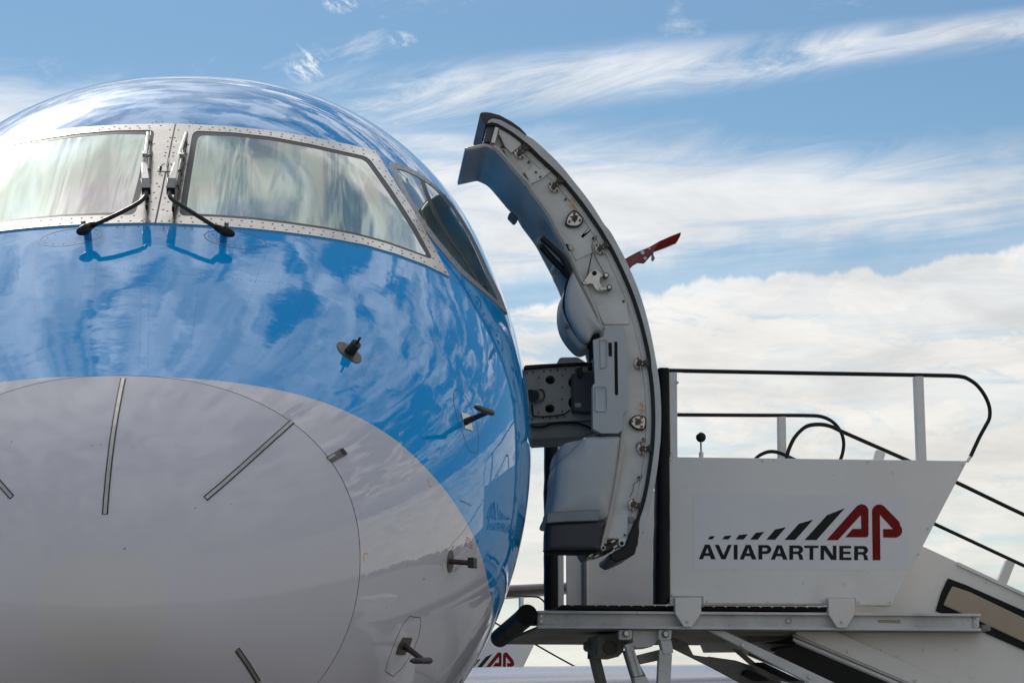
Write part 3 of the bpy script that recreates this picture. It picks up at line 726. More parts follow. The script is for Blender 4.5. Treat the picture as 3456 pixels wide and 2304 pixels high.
for side in (1, -1):
    wing('wing', 1.1, 14.0, 12.7, 18.6, 2.16, 2.75, 5.2, 1.5, 1.05, M['wing'], M['slat'], side)
    wing('tailplane', .2, 6.0, 30.2, 33.0, 4.02, 4.55, 2.8, 1.3, .9, M['wing'], M['stab'], side)
    # engine nacelle
    mb = MB(); P = [(3.9*side, y, 1.28) for y in (10.0, 10.1, 10.5, 11.5, 12.6, 13.4)]
    mb.tube(P, [.70, .78, .84, .86, .78, .5], 40, True); e_ = autosmooth(mb.build('engine_nacelle', M['wing'], plane), 50)
    tube('inlet', [(3.9*side, 9.98, 1.28), (3.9*side, 10.2, 1.28)], .66, M['recess_dark'], e_, 32)
    # main gear
    g = empty_part('main_gear'); tube('gear_leg', [(2.9*side, 16.4, 2.3), (2.9*side, 16.4, .5)], .09, M['steel'], g)
    for dx_ in (-.22, .22): tube('wheel', [(2.9*side+dx_-.14, 16.4, .5), (2.9*side+dx_+.14, 16.4, .5)], .5, M['tire'], g, 32)
V = [(-.12, 26.5, 4.6), (.12, 26.5, 4.6), (.12, 33.4, 4.6), (-.12, 33.4, 4.6), (-.06, 31.2, 10.4), (.06, 31.2, 10.4), (.06, 34.2, 10.4), (-.06, 34.2, 10.4)]
mesh('tail_fin', V, [(0, 1, 2, 3), (7, 6, 5, 4)]+[(k, k+4, (k+1) % 4+4, (k+1) % 4) for k in range(4)], M['blue'], plane, bevel=.03)
g = empty_part('nose_gear'); tube('gear_leg', [(0, 3.0, 1.6), (0, 2.9, .3)], .07, M['steel'], g)
for s in (-.2, .2): tube('wheel', [(s-.09, 2.9, .3), (s+.09, 2.9, .3)], .3, M['tire'], g, 28)

# ================================================================== OPEN DOOR (part of the airliner)
DY = 3.05
FD = Frame((0, DY, 0), 0.0)
class Shift(Frame):
    """door plane: local v=0 is world y=DY; returned coordinates are the airliner's own"""
    def p(s, px, v=0.0):
        q = Frame.p(s, px, v); q[1] = DY+v; return q
FD = Shift((0, DY, 0), 0.0)
def dprism(name, pxs, v0, v1, m, parent, bevel=.002, at=None, holes=(), segs=2):
    at = v0 if at is None else at
    return prism_uz(name, FD.uz(pxs, at), DY+v0, DY+v1, m, parent, bevel, [FD.uz(h, at) for h in holes], segs)
RIM_O = zA([(322, 140), (345, 120), (385, 113), (450, 125), (560, 185), (640, 235), (712, 288), (800, 345), (900, 435), (1000, 530), (1100, 640), (1200, 765), (1300, 890), (1400, 1030), (1500, 1190)])+zB([(900, 120), (960, 225), (1050, 395), (1100, 505), (1150, 620), (1200, 750), (1245, 890), (1285, 1040), (1320, 1190), (1350, 1350)])+zC([(1440, 260), (1460, 400), (1472, 560), (1477, 700), (1475, 850), (1468, 1000)])+zD([(1340, 280), (1325, 430), (1300, 600), (1270, 760), (1235, 900), (1195, 1030), (1150, 1180), (1110, 1290), (1088, 1350)])
RIM_I = zA([(310, 172), (345, 160), (385, 163), (430, 180), (560, 255), (680, 345), (760, 410), (850, 500), (960, 600), (1080, 720), (1180, 840), (1280, 965), (1380, 1105), (1480, 1250)])+zB([(850, 165), (930, 300), (1000, 440), (1060, 570), (1120, 710), (1170, 850), (1215, 990), (1250, 1120), (1285, 1270), (1310, 1400)])+zC([(1375, 230), (1395, 370), (1408, 520), (1415, 680), (1415, 850), (1408, 1000)])+zD([(1275, 350), (1258, 470), (1235, 620), (1200, 790), (1160, 930), (1130, 1020), (1128, 1130)])
SEAM = zA([(345, 385), (430, 425), (540, 545), (640, 665), (740, 770), (800, 870), (880, 975), (960, 1090), (1040, 1240), (1110, 1370), (1170, 1480)])+zB([(460, 260), (520, 380), (570, 500), (620, 610), (680, 740), (740, 870), (790, 990), (850, 1200), (900, 1400)])+zC([(990, 400), (1050, 700), (1092, 860), (1080, 1000), (1060, 1150)])+zD([(925, 440), (890, 640), (850, 860), (815, 1080), (800, 1190)])
def resample(uz, n):
    P = np.array(smooth_path([np.array(p) for p in uz], 4)); L = np.r_[0, np.cumsum(np.linalg.norm(np.diff(P, axis=0), axis=1))]
    s = np.linspace(0, L[-1], n); return np.stack([np.interp(s, L, P[:, 0]), np.interp(s, L, P[:, 1])], -1)
def offset2(P, d):
    T = np.gradient(P, axis=0); N = np.stack([T[:, 1], -T[:, 0]], -1); N /= np.linalg.norm(N, axis=1)[:, None]; return P+N*d
def strip2(name, A, B, v0, v1, m, parent, bevel=0.0):
    """curved bar: cross-section between curves A and B (same sample count) and depths v0..v1"""
    n = len(A); V = []; F = []
    for i in range(n): V += [(A[i][0], DY+v0, A[i][1]), (B[i][0], DY+v0, B[i][1]), (B[i][0], DY+v1, B[i][1]), (A[i][0], DY+v1, A[i][1])]
    for i in range(n-1):
        for k in range(4): F.append((i*4+k, i*4+(k+1) % 4, (i+1)*4+(k+1) % 4, (i+1)*4+k))
    F += [(3, 2, 1, 0), tuple((n-1)*4+k for k in range(4))]
    o = mesh(name, V, F, m, parent, bevel=bevel); return autosmooth(o, 40)
NS = 90
cO, cI, cS = resample(FD.uz(RIM_O), NS), resample(FD.uz(RIM_I), NS), resample(FD.uz(SEAM, .03), NS)
DEPTH = .62
door = strip2('cabin_door', cO, offset2(cO, -.020) if False else cI, 0, .03, M['skin_edge'], plane, bevel=.003)
door['label'] = 'curved cabin door standing open beside the nose'
# outward direction check: skin lies on the convex side
mid = NS//2; sgn = 1.0 if (offset2(cI, 1)[mid]-cI[mid])@(cO[mid]-cI[mid]) > 0 else -1.0
strip2('outer_skin', offset2(cI, sgn*.0225)*1.0, offset2(cI, sgn*.010), .03, DEPTH+.06, M['hull'], door)
strip2('door_seal', offset2(cI, -sgn*.0005), offset2(cI, -sgn*.011), .004, .05, M['rubber_smooth'], door, bevel=.002)
strip2('door_web', offset2(cI, -sgn*.008), cS, .030, .045, M['web'], door)
# shallow ledge where the web meets the seal
strip2('web_ledge', offset2(cI, -sgn*.0115), offset2(cI, -sgn*.034), .024, .0296, M['web'], door, bevel=.002)
# lining seen from inside, with a long moulded recess
LIN = zA([(92, 408), (170, 392), (250, 374), (300, 366), (335, 376)])+SEAM[1:]
cL = resample(FD.uz(LIN, .0), 130)
def lining():
    n, m = len(cL), 26; N = offset2(cL, 1.0)-cL; V = []; F = []
    for i in range(n):
        for j in range(m):
            v = -.004+.665*(j/(m-1))
            s = i/(n-1); a = math.exp(-((s-.36)/.115)**6)*math.exp(-((v-.30)/.14)**6)*.045
            a -= .012*math.exp(-((v+.004)/.02)**2)
            p = cL[i]+N[i]*sgn*a-N[i]*sgn*.002
            V.append((p[0], DY+v, p[1]))
    for i in range(n-1):
        for j in range(m-1): F.append((i*m+j, i*m+j+1, (i+1)*m+j+1, (i+1)*m+j))
    # back faces give the panel thickness
    o = mesh('door_lining', V, F, M['lining'], door, smooth=True)
    sd_ = o.modifiers.new('thick', 'SOLIDIFY'); sd_.thickness = .012; sd_.offset = 0
    return o
lining()
strip2('lining_edge', cL[8:], offset2(cL, -sgn*.010)[8:], -.012, .004, M['lining_light'], door, bevel=.003)
# upper lip and end of the door
dprism('weather_lip', zA([(238, 78), (250, 60), (290, 55), (345, 60), (440, 85), (560, 150), (650, 215), (714, 282), (706, 292), (640, 240), (560, 190), (450, 132), (385, 118), (345, 122), (318, 150), (300, 190), (262, 120)]), -.004, .50, M['lip'], door, bevel=.003)
dprism('door_end', zA([(314, 172), (345, 165), (392, 200), (352, 358), (278, 358)]), .02, .45, M['box_grey'], door, bevel=.004)
zs = dprism('toothed_strip', zA([(394, 203), (432, 215), (392, 374), (350, 362)]), -.002, .02, M['steel'], door, bevel=.001)
dprism('end_gusset', zA([(432, 215), (600, 300), (660, 360), (655, 395), (560, 470), (485, 395), (430, 285)]), .012, .028, M['web'], door, bevel=.001)
dprism('thin_brace', zA([(425, 290), (440, 285), (490, 395), (470, 400)]), 0, .012, M['dark_steel'], door, bevel=.001)
# attachment fittings
def fit_dir(px):
    p = np.array(FD.uz([px])[0]); k = np.linalg.norm(cI-p, axis=1).argmin(); d = cI[k]-p; L = np.linalg.norm(d); return p, d/L, L
def cyl(name, c, axis, r, h, m, parent, n=14):
    a = Vector(axis).normalized(); c = Vector(c); return tube(name, [c-a*h/2, c+a*h/2], r, m, parent, n)
def stop(px):
    p, d, L = fit_dir(px); t_ = np.array([-d[1], d[0]])
    P = lambda a, b: tuple(p+d*a+t_*b)
    base = prism_uz('door_stop', roundpoly([P(-.018, 0), P(-.004, .026), P(.012, .026), P(.014, 0), P(.012, -.026), P(-.004, -.026)], .009, 4), DY+.012, DY+.031, M['steel'], door, bevel=.002)
    prism_uz('stop_arm', [P(-.006, .009), P(L*.55, .008), P(L-.010, .020), P(L-.010, -.022), P(L*.55, -.010), P(-.006, -.009)], DY-.006, DY+.014, M['dark_steel'], base, bevel=.003)
    q = P(.004, 0); cyl('roller', (q[0], DY-.012, q[1]), (0, 1, 0), .0105, .03, M['dark_steel'], base)
    q = P(.010, 0); cyl('roller_pin', (q[0], DY-.020, q[1]), (t_[0], 0, t_[1]), .006, .018, M['steel'], base)
    for b in (.019, -.019):
        q = P(.002, b); cyl('stop_bolt', (q[0], DY+.009, q[1]), (0, 1, 0), .005, .009, M['red_dot'], base, 8)
for q in [zA([(635, 475)])[0], zA([(985, 815)])[0], zB([(790, 300)])[0], zC([(1245, 195)])[0], zC([(1275, 1060)])[0], zD([(1065, 840)])[0]]: stop(q)
def shield(px, tri, bolts):
    p = np.array(FD.uz([px])[0])
    s0 = dprism('shield_fitting', roundpoly(tri, 16, 5), .008, .031, M['rubber_smooth'], door, bevel=.002)
    c = np.mean(np.array(tri), axis=0); inner = [tuple(c+(np.array(q)-c)*.86) for q in tri]
    dprism('fitting_face', roundpoly(inner, 13, 5), .002, .010, M['steel'], s0, bevel=.002)
    cyl('fitting_hub', (p[0], DY-.004, p[1]), (0, 1, 0), .0115, .022, M['dark_steel'], s0, 16)
    for b in bolts:
        q = FD.uz([b])[0]; cyl('fitting_bolt', (q[0], DY-.002, q[1]), (0, 1, 0), .0055, .008, M['red_dot'], s0, 10)
        a = (np.array(q)+p)/2
        e = p+(p-np.array(q))*.8
        prism_uz('fitting_rib', [tuple(p+np.array([-.003, 0])), tuple(p+np.array([.003, 0])), tuple(e+np.array([.003, 0.001])), tuple(e+np.array([-.003, -.001]))], DY-.003, DY+.004, M['dark_steel'], s0, 0)
shield(zA([(1200, 1130)])[0], zA([(1195, 1035), (1250, 1085), (1300, 1145), (1255, 1215), (1165, 1222), (1098, 1195), (1125, 1100)]), zA([(1197, 1078), (1147, 1165), (1253, 1152)]))
shield(zC([(1243, 790)])[0], zC([(1135, 790), (1215, 712), (1320, 730), (1328, 800), (1310, 875), (1215, 868)]), zC([(1180, 785), (1278, 745), (1278, 838)]))
# bell crank with rods
bc = dprism('bell_crank', zB([(740, 503), (775, 512), (810, 540), (832, 575), (800, 592), (792, 620), (800, 650), (822, 680), (880, 680), (905, 700), (862, 722), (815, 738), (765, 722), (738, 690), (722, 660), (695, 650), (655, 668), (625, 668), (615, 645), (655, 592), (690, 535)]), -.004, .010, M['steel'], door, bevel=.002)
def dcyl(name, q, r, v0, v1, m, parent, n=16):
    p = FD.uz([q])[0]; return tube(name, [(p[0], DY+v0, p[1]), (p[0], DY+v1, p[1])], r, m, parent, n)
dcyl('crank_bore', zB([(738, 548)])[0], .0098, -.007, .02, M['recess_dark'], bc)
for q, r_ in ((zB([(855, 573)])[0], .0115), (zB([(887, 695)])[0], .0115), (zB([(633, 652)])[0], .0085)):
    b_ = dcyl('bushing', q, r_, -.014, .02, M['dark_steel'], bc); dcyl('bushing_pin', q, r_*.62, -.018, -.010, M['steel'], bc)
dprism('crank_link', roundpoly(zB([(780, 690), (870, 678), (885, 712), (800, 725)]), 6), -.012, -.002, M['steel'], bc, bevel=.002)
dprism('push_rod', zB([(712, 335), (722, 338), (674, 575), (662, 572)]), .006, .014, M['rubber_smooth'], door, bevel=0)
dprism('cover_plate', roundpoly(zB([(748, 872), (945, 822), (1064, 818), (1096, 1062), (832, 1064)]), 8), .020, .030, M['web'], door, bevel=.0015)
dprism('upper_cover_plate', roundpoly(zB([(330, 10), (480, 100), (720, 250), (722, 335), (552, 415)]), 4), .0235, .030, M['web'], door, bevel=.001)
dprism('clip_bracket', roundpoly(zA([(630, 705), (650, 685), (745, 640), (962, 632), (955, 660), (860, 735), (745, 790), (692, 806)]), 6), .016, .030, M['web'], door, bevel=.0015)
dprism('clip_arm', zA([(640, 725), (650, 742), (735, 750), (720, 715), (690, 665), (680, 672), (700, 725)]), .008, .016, M['dark_steel'], door, bevel=.001)
for q in (zA([(740, 550)]), zA([(1113, 928)]), zA([(1393, 1322)]), zB([(732, 182)]), zB([(1040, 822)]), zC([(1300, 957)]), zC([(1255, 1345)]), zD([(990, 1150)]), zA([(905, 585)]), zA([(945, 625)]), zA([(810, 657)]), zA([(855, 705)])):
    dcyl('web_bolt', q[0], .0045, .012, .031, M['dark_steel'], door, 10)
for pts in ([(742, 640), (745, 610), (770, 560)],): tube('wire', smooth_path([FD.p(p, .026) for p in zA(pts)], 4), .0016, M['web'], door, 6)
def wire(pts, r_=.0018, m='truck_dark'): tube('wire', smooth_path([FD.p(p, .020) for p in pts], 5), r_, M[m], door, 6)
wire(zB([(758, 165), (758, 195), (720, 240), (725, 330), (835, 545)])); wire(zC([(1320, 960), (1305, 990), (1240, 1000), (1220, 1050)])); wire(zD([(1160, 545), (1155, 580), (1080, 640), (1070, 700), (1040, 770)]))
wire(zA([(470, 440), (500, 490), (545, 560)]), .003, 'dark_steel'); wire(zA([(450, 410), (520, 405)]), .004, 'dark_steel')
# pocket panel with slots
slot1 = roundpoly(zB([(940, 1238), (972, 1238)])+zC([(1040, 520), (1007, 520)]), 5, 4)
slot2 = zB([(880, 1250), (916, 1250), (918, 1388), (884, 1388)])
pock1 = roundpoly(zB([(790, 1215), (912, 1212), (922, 1260)])+zC([(980, 125), (962, 262), (862, 268), (845, 130)]), 8, 4)
pock2 = roundpoly(zC([(805, 425), (925, 428), (930, 690), (805, 690)]), 8, 4)
pp = zB([(726, 1222), (828, 1192), (850, 1075), (1035, 1070), (1064, 1190), (1070, 1400)])+zC([(1130, 60), (1135, 450), (1138, 672), (1092, 708), (1088, 860), (1045, 905), (870, 905), (785, 858), (785, 412), (806, 404)])
panel = dprism('pocket_panel', pp, -.030, .028, M['lining_light'], door, bevel=.005, segs=3)
dprism('panel_slot', slot1, -.0315, -.026, M['recess_dark'], panel, bevel=0, at=-.03); dprism('panel_slot', slot2, -.0315, -.026, M['recess_dark'], panel, bevel=0, at=-.03)
def dish(name, px, m, depth=.012):
    """moulded shallow pocket: raised rounded rim and sunk floor"""
    uz = FD.uz(px, -.03); c = np.mean(np.array(uz), axis=0); V = []; n = len(uz)
    lv = [(1.0, -.0304), (.985, -.0345), (.95, -.036), (.90, -.034), (.80, -.0312), (.5, -.0308)]
    for k, v in lv: V += [(c[0]+(p[0]-c[0])*k, DY+v, c[1]+(p[1]-c[1])*k) for p in uz]
    F = [(r*n+i, r*n+(i+1) % n, (r+1)*n+(i+1) % n, (r+1)*n+i) for r in range(len(lv)-1) for i in range(n)]+[tuple((len(lv)-1)*n+i for i in range(n))]
    o = mesh(name, V, F, m, panel, smooth=True); return autosmooth(o, 60)
dish('pocket', zB([(790, 1218), (868, 1216), (866, 1500), (800, 1520)]), M['lining_light']); dish('pocket', pock2, M['lining_light'])
dprism('painted_panel_shadow', zB([(722, 1228), (745, 1222), (752, 1500)])+zC([(806, 400), (796, 404)]), .0, .03, M['recess_dark'], panel, bevel=0)  # solid near-black strip stands in for the shade beside the panel
dprism('panel_shadow_filler', zC([(840, 880), (1085, 860), (1075, 935), (860, 935)]), -.01, .25, M['box_grey'], panel, bevel=.004)  # dark filler added as the shadow between pocket panel and slide cover
# teardrop housing with handle lever slot
def pillow(name, px, v0, v1, m, parent, rd=.05, at=None, lv=None):
    at = v0 if at is None else at
    uz = smooth_path([np.array(p) for p in FD.uz(px+[px[0]], at)], 5)[:-1]; c = np.mean(np.array(uz), axis=0); n = len(uz); V = []
    lv = lv or [(1.0, 1.0), (1.0, .45), (.985, .25), (.94, .1), (.85, .03), (.7, 0.0), (.45, -.03), (.2, -.04)]
    for k, f in lv: V += [(c[0]+(p[0]-c[0])*k, DY+v0+(v1-v0)*f, c[1]+(p[1]-c[1])*k) for p in uz]
    F = [(r*n+i, r*n+(i+1) % n, (r+1)*n+(i+1) % n, (r+1)*n+i) for r in range(len(lv)-1) for i in range(n)]+[tuple((len(lv)-1)*n+i for i in range(n)), tuple(range(n-1, -1, -1))]
    o = mesh(name, V, F, m, parent, smooth=True); return autosmooth(o, 70)
hs = pillow('handle_housing', zB([(520, 502), (560, 575), (620, 690), (700, 850), (770, 990), (826, 1112), (800, 1135), (740, 1150), (690, 1235), (640, 1232), (580, 1180), (510, 1060), (460, 950), (445, 850), (450, 760), (470, 650)]), -.055, .10, M['lining_light'], door)
pillow('housing_rear_shell', zB([(500, 560), (450, 700), (412, 790), (398, 900), (402, 1000), (432, 1110), (500, 1220), (590, 1310), (660, 1318), (700, 1260), (640, 1000), (560, 700)]), .015, .20, M['lining'], hs)
tube('housing_joint', smooth_path([FD.p(p, -.004) for p in zB([(492, 560), (455, 660), (440, 760), (428, 870), (450, 970), (500, 1070), (560, 1170), (620, 1235), (680, 1262)])], 6), .005, M['recess_dark'], hs, 8)
tube('handle_button', [FD.p(zB([(435, 1080)])[0], .0), FD.p(zB([(475, 1085)])[0], .0)], .009, M['green_cap'], hs, 12)
dprism('housing_hinge', zB([(700, 1180), (820, 1130), (800, 1190), (735, 1225), (730, 1400), (700, 1430), (705, 1280), (670, 1290)]), .0, .08, M['recess_dark'], door, bevel=.003)
dprism('rear_strap', zB([(655, 1310), (700, 1300), (712, 1440), (690, 1440)]), .15, .2, M['lining'], door, bevel=.003)
# grab handles and cap
tube('grab_handle', smooth_path([FD.p(p, -.01) for p in zB([(205, 188), (300, 275), (405, 375), (460, 470), (500, 560)])], 6), .0128, M['rubber_smooth'], door, 16)
tube('grab_handle', smooth_path([FD.p(p, .10) for p in zB([(190, 262), (290, 380), (400, 495), (495, 600)])], 6), .0135, M['rubber_smooth'], door, 16)
tube('handle_cap', [FD.p(p, v) for p, v in zip(zB([(180, 220), (184, 262)]), (.02, .09))], .014, M['green_cap'], door, 16)
dprism('lining_latch', roundpoly(zA([(522, 1095), (556, 1060), (636, 1130), (596, 1172)]), 8, 4), .50, .58, M['green_cap'], door, bevel=.005)
# red exterior handle
rh = dprism('exterior_handle', zP([(1140, 505), (1290, 425), (1400, 381), (1500, 322), (1600, 278), (1707, 236), (1702, 270), (1665, 338), (1560, 382), (1432, 428), (1425, 455), (1356, 531), (1290, 528), (1245, 555), (1205, 598), (1180, 600)]), .10, .125, M['red'], door, bevel=.003)
dprism('handle_blade', zP([(1500, 330), (1600, 286), (1700, 245), (1690, 290), (1655, 332), (1520, 386), (1440, 422)]), .094, .1, M['logo_red'], rh, bevel=.001)
for q, r_ in (((1337, 433), .0085), ((1362, 487), .0065), ((1405, 397), .004)):
    p = FD.uz(zP([q]), .09)[0]; tube('handle_pin', [(p[0], DY+.092, p[1]), (p[0], DY+.13, p[1])], r_, M['truck_grey'], rh, 14)
dprism('handle_latch', roundpoly(zP([(1424, 424), (1446, 428), (1440, 452), (1458, 490), (1440, 513), (1422, 495), (1430, 455)]), 6), .085, .11, M['green_cap'], rh, bevel=.002)
# slide bustle
bu = pillow('slide_cover', zD([(585, 145), (740, 132), (945, 128), (958, 200), (925, 440), (890, 640), (850, 860), (800, 1010), (500, 1020), (205, 1035), (232, 900), (265, 700), (296, 440), (430, 300)]), -.035, .30, M['lining_light'], door,
            lv=[(1.0, 1.0), (1.0, .35), (.99, .2), (.965, .1), (.92, .04), (.8, .01), (.5, -.02)])
pillow('slide_cover_shoulder', zD([(300, 560), (285, 420), (300, 330), (335, 258), (400, 208), (540, 180), (640, 180), (640, 500)]), .06, .34, M['lining_light'], bu)
dprism('silver_band', zD([(196, 925), (500, 905), (735, 900), (725, 1012), (400, 1022), (190, 1038)]), -.042, .14, M['band'], bu, bevel=.004)
pillow('slide_pack', zD([(200, 1036), (500, 1020), (788, 1008), (775, 1100), (745, 1250), (735, 1300), (650, 1302), (300, 1302), (190, 1300), (188, 1270), (190, 1150)]), -.030, .10, M['bustle_dark'], bu,
       lv=[(1.0, 1.0), (1.0, .2), (.985, .08), (.94, .02), (.8, .0), (.5, 0)])
dprism('slide_pack_base', zD([(192, 1290), (735, 1290), (700, 1330), (560, 1345), (192, 1340)]), .0, .10, M['recess_dark'], bu, bevel=.004)
tube('guide_rail', smooth_path([FD.p(p, -.012) for p in zD([(960, 120), (940, 330), (905, 560), (865, 800), (815, 1010), (770, 1200), (752, 1290)])], 5), .0065, M['lining'], door, 10)
tube('guide_rail', smooth_path([FD.p(p, -.004) for p in zD([(975, 200), (945, 430), (905, 660), (865, 860), (822, 1060), (785, 1240)])], 5), .006, M['skin_edge'], door, 10)
def ringpart(q, r_, t_, v, m, parent):
    p = FD.p(q, v); tube('tube_end', [(p[0], DY+v-.01, p[2]), (p[0], DY+v+.05, p[2])], r_, m, parent, 20); tube('tube_bore', [(p[0], DY+v-.011, p[2]), (p[0], DY+v, p[2])], r_-t_, M['recess_dark'], parent, 20)
ringpart(zD([(768, 1288)])[0], .0098, .004, -.01, M['skin_edge'], door); ringpart(zD([(955, 1240)])[0], .0125, .0045, -.005, M['web'], door)
dprism('web_foot', zD([(925, 1190), (1005, 1178), (1025, 1120), (1000, 1200), (985, 1265), (930, 1265)]), .0, .03, M['web'], door, bevel=.002)
dprism('lower_bumper', zD([(1098, 988), (1130, 992), (1128, 1130), (1118, 1210), (1088, 1350), (985, 1400), (905, 1432), (842, 1400), (833, 1352), (870, 1325), (960, 1290), (1010, 1210), (1060, 1080)]), -.008, .42, M['rubber_smooth'], door, bevel=.006)
dprism('lower_web', roundpoly(zD([(800, 1190), (835, 950), (1018, 900), (1015, 1180)]), 6), .018, .0299, M['web'], door, bevel=.001)
dprism('latch_box', zD([(800, 1195), (925, 1190), (900, 1265), (870, 1300), (760, 1345), (600, 1380), (560, 1310), (740, 1300)]), .03, .30, M['dark_steel'], door, bevel=.004)
for q, r_ in (((868, 1225), .006), ((893, 1278), .007), ((855, 1340), .008), ((700, 1370), .006), ((640, 1365), .006)):
    p = FD.p(zD([q])[0], .01); tube('latch_roller', [(p[0]-.008, DY+.01, p[2]-.003), (p[0]+.008, DY+.012, p[2]+.006)], r_, M['steel'], door, 12)
mbt = MB(); c0 = FD.p(zD([(624, 1392)])[0], .05)
mbt.tube([(c0[0]+.007*math.cos(a), DY+.05, c0[2]+.007*math.sin(a)) for a in np.linspace(0, 2*math.pi, 17)], .002, 8, False); autosmooth(mbt.build('eye_ring', M['steel'], door))
dprism('small_label', zD([(1020, 966), (1085, 972), (1070, 1030), (1022, 1020)]), .016, .0235, M['band'], door, bevel=0)

# orange 2 in a diamond, twice
def text_mesh(name, s, c, right, up, n, h, m, parent, thick=.0006):
    cu = bpy.data.curves.new(name, 'FONT'); cu.body = s; cu.align_x = 'CENTER'; cu.align_y = 'CENTER'; cu.size = 1; cu.extrude = 0
    o = bpy.data.objects.new('tmp', cu); COL.objects.link(o); dg = bpy.context.evaluated_depsgraph_get(); me = bpy.data.meshes.new_from_object(o.evaluated_get(dg)); bpy.data.objects.remove(o)
    c, right, up, n = Vector(c), Vector(right).normalized(), Vector(up).normalized(), Vector(n)
    for v in me.vertices: v.co = c+right*v.co.x*h*1.35+up*v.co.y*h*1.35+n*thick
    me.name = name; me.update(); return link(name, me, m, parent)
def marking(q, rot):
    p = FD.p(q, .022); ca, sa = math.cos(rot), math.sin(rot)
    mk = text_mesh('number_marking', '2', (p[0], DY+.0225, p[2]), (ca, 0, sa), (-sa, 0, ca), (0, -1, 0), .029, M['orange'], door)
    L = [(p[0]+.020*math.cos(a), DY+.0228, p[2]+.024*math.sin(a)) for a in (0, math.pi/2, math.pi, 1.5*math.pi, 2*math.pi)]
    for a, b in zip(L[:-1], L[1:]): tube('diamond_line', [a, b], .0007, M['orange'], mk, 4)
marking(zA([(1182, 978)])[0], R(-12)); marking(zC([(1283, 648)])[0], R(0))

# --- hinge arm between fuselage and door
HY = .50
def harm(v): return v
arm = dprism('door_hinge_arm', zC([(97, 258), (800, 205), (800, 765), (160, 805), (128, 600), (118, 400)]), HY, HY+.10, M['plate_grey'], plane, bevel=.003,
             holes=[disc_px(zC([(352, 365)])[0], 16.5, 20, 14.5), disc_px(zC([(348, 655)])[0], 16.5, 20, 14.5), disc_px(zC([(250, 520)])[0], 17, 20, 22), disc_px(zC([(575, 390)])[0], 13, 20, 18), disc_px(zC([(575, 595)])[0], 13, 20, 20)])
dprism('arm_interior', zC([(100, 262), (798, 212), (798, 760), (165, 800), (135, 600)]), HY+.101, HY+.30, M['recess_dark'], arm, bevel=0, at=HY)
dprism('arm_top_cap', zC([(60, 262), (98, 216), (250, 205), (540, 190), (760, 182), (800, 190), (800, 212), (540, 225), (300, 240), (120, 258)]), HY-.02, HY+.30, M['rubber_smooth'], arm, bevel=.004)
dprism('arm_lower_fairing', zC([(120, 802), (380, 790), (800, 768), (862, 885), (700, 935), (640, 955), (400, 962), (40, 982)]), HY+.03, HY+.32, M['arm_grey'], arm, bevel=.008)
dprism('arm_rear_cap', roundpoly(zC([(437, 200), (437, 165), (455, 125), (480, 117), (640, 113), (755, 185), (750, 200)]), 8), HY+.25, HY+.34, M['truck_grey'], arm, bevel=.006, at=HY+.2)
dprism('actuator_box', zC([(572, 300), (690, 280), (800, 290), (800, 690), (700, 692), (580, 680)]), HY-.08, HY-.002, M['box_grey'], arm, bevel=.005)
dprism('actuator_label', zC([(600, 600), (662, 598), (664, 640), (602, 640)]), HY-.082, HY-.0795, M['plate_grey'], arm, bevel=0, at=HY-.08)
dprism('actuator_valve', zC([(620, 235), (670, 225), (685, 300), (665, 345), (635, 330)]), HY-.10, HY-.02, M['dark_steel'], arm, bevel=.004)
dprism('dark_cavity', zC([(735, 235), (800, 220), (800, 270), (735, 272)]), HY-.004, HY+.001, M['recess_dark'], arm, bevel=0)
for q in [(178, 290), (286, 278), (356, 270), (425, 266), (502, 260), (235, 345), (474, 322), (470, 440), (470, 560), (470, 682), (232, 700), (170, 765), (280, 752), (350, 750), (422, 745), (495, 738), (118, 296)]:
    p = FD.p(zC([q])[0], HY); tube('red_rivet', [(p[0], DY+HY-.006, p[2]), (p[0], DY+HY+.002, p[2])], .0042, M['red_dot'], arm, 8)
p = FD.p(zC([(150, 520)])[0], HY-.06); q = FD.p(zC([(250, 530)])[0], HY-.01)
tube('motor', [p, q], .024, M['box_grey'], arm, 24); tube('motor_collar', [p+(q-p)*.45, p+(q-p)*.85], .0255, M['plate_grey'], arm, 24)
tube('cable', smooth_path([FD.p(c_, HY-.02) for c_ in zC([(170, 620), (178, 720), (210, 735), (330, 735), (480, 715), (550, 670)])], 5), .0035, M['dark_steel'], arm, 8)
tube('cable', smooth_path([FD.p(c_, HY+.0) for c_ in zC([(160, 840), (280, 840), (380, 805), (520, 795), (640, 805), (730, 840), (800, 880)])], 5), .005, M['rubber_smooth'], arm, 8)
# doorway in the far side of the skin behind the arm
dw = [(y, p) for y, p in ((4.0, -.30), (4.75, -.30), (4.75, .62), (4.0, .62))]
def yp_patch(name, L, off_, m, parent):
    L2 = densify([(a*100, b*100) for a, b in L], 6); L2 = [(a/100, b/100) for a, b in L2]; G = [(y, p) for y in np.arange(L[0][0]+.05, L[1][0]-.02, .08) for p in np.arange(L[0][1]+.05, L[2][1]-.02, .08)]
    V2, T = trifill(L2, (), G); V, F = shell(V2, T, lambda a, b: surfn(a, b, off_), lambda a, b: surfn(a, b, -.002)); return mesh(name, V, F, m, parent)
yp_patch('doorway', dw, .002, M['recess_dark'], plane)

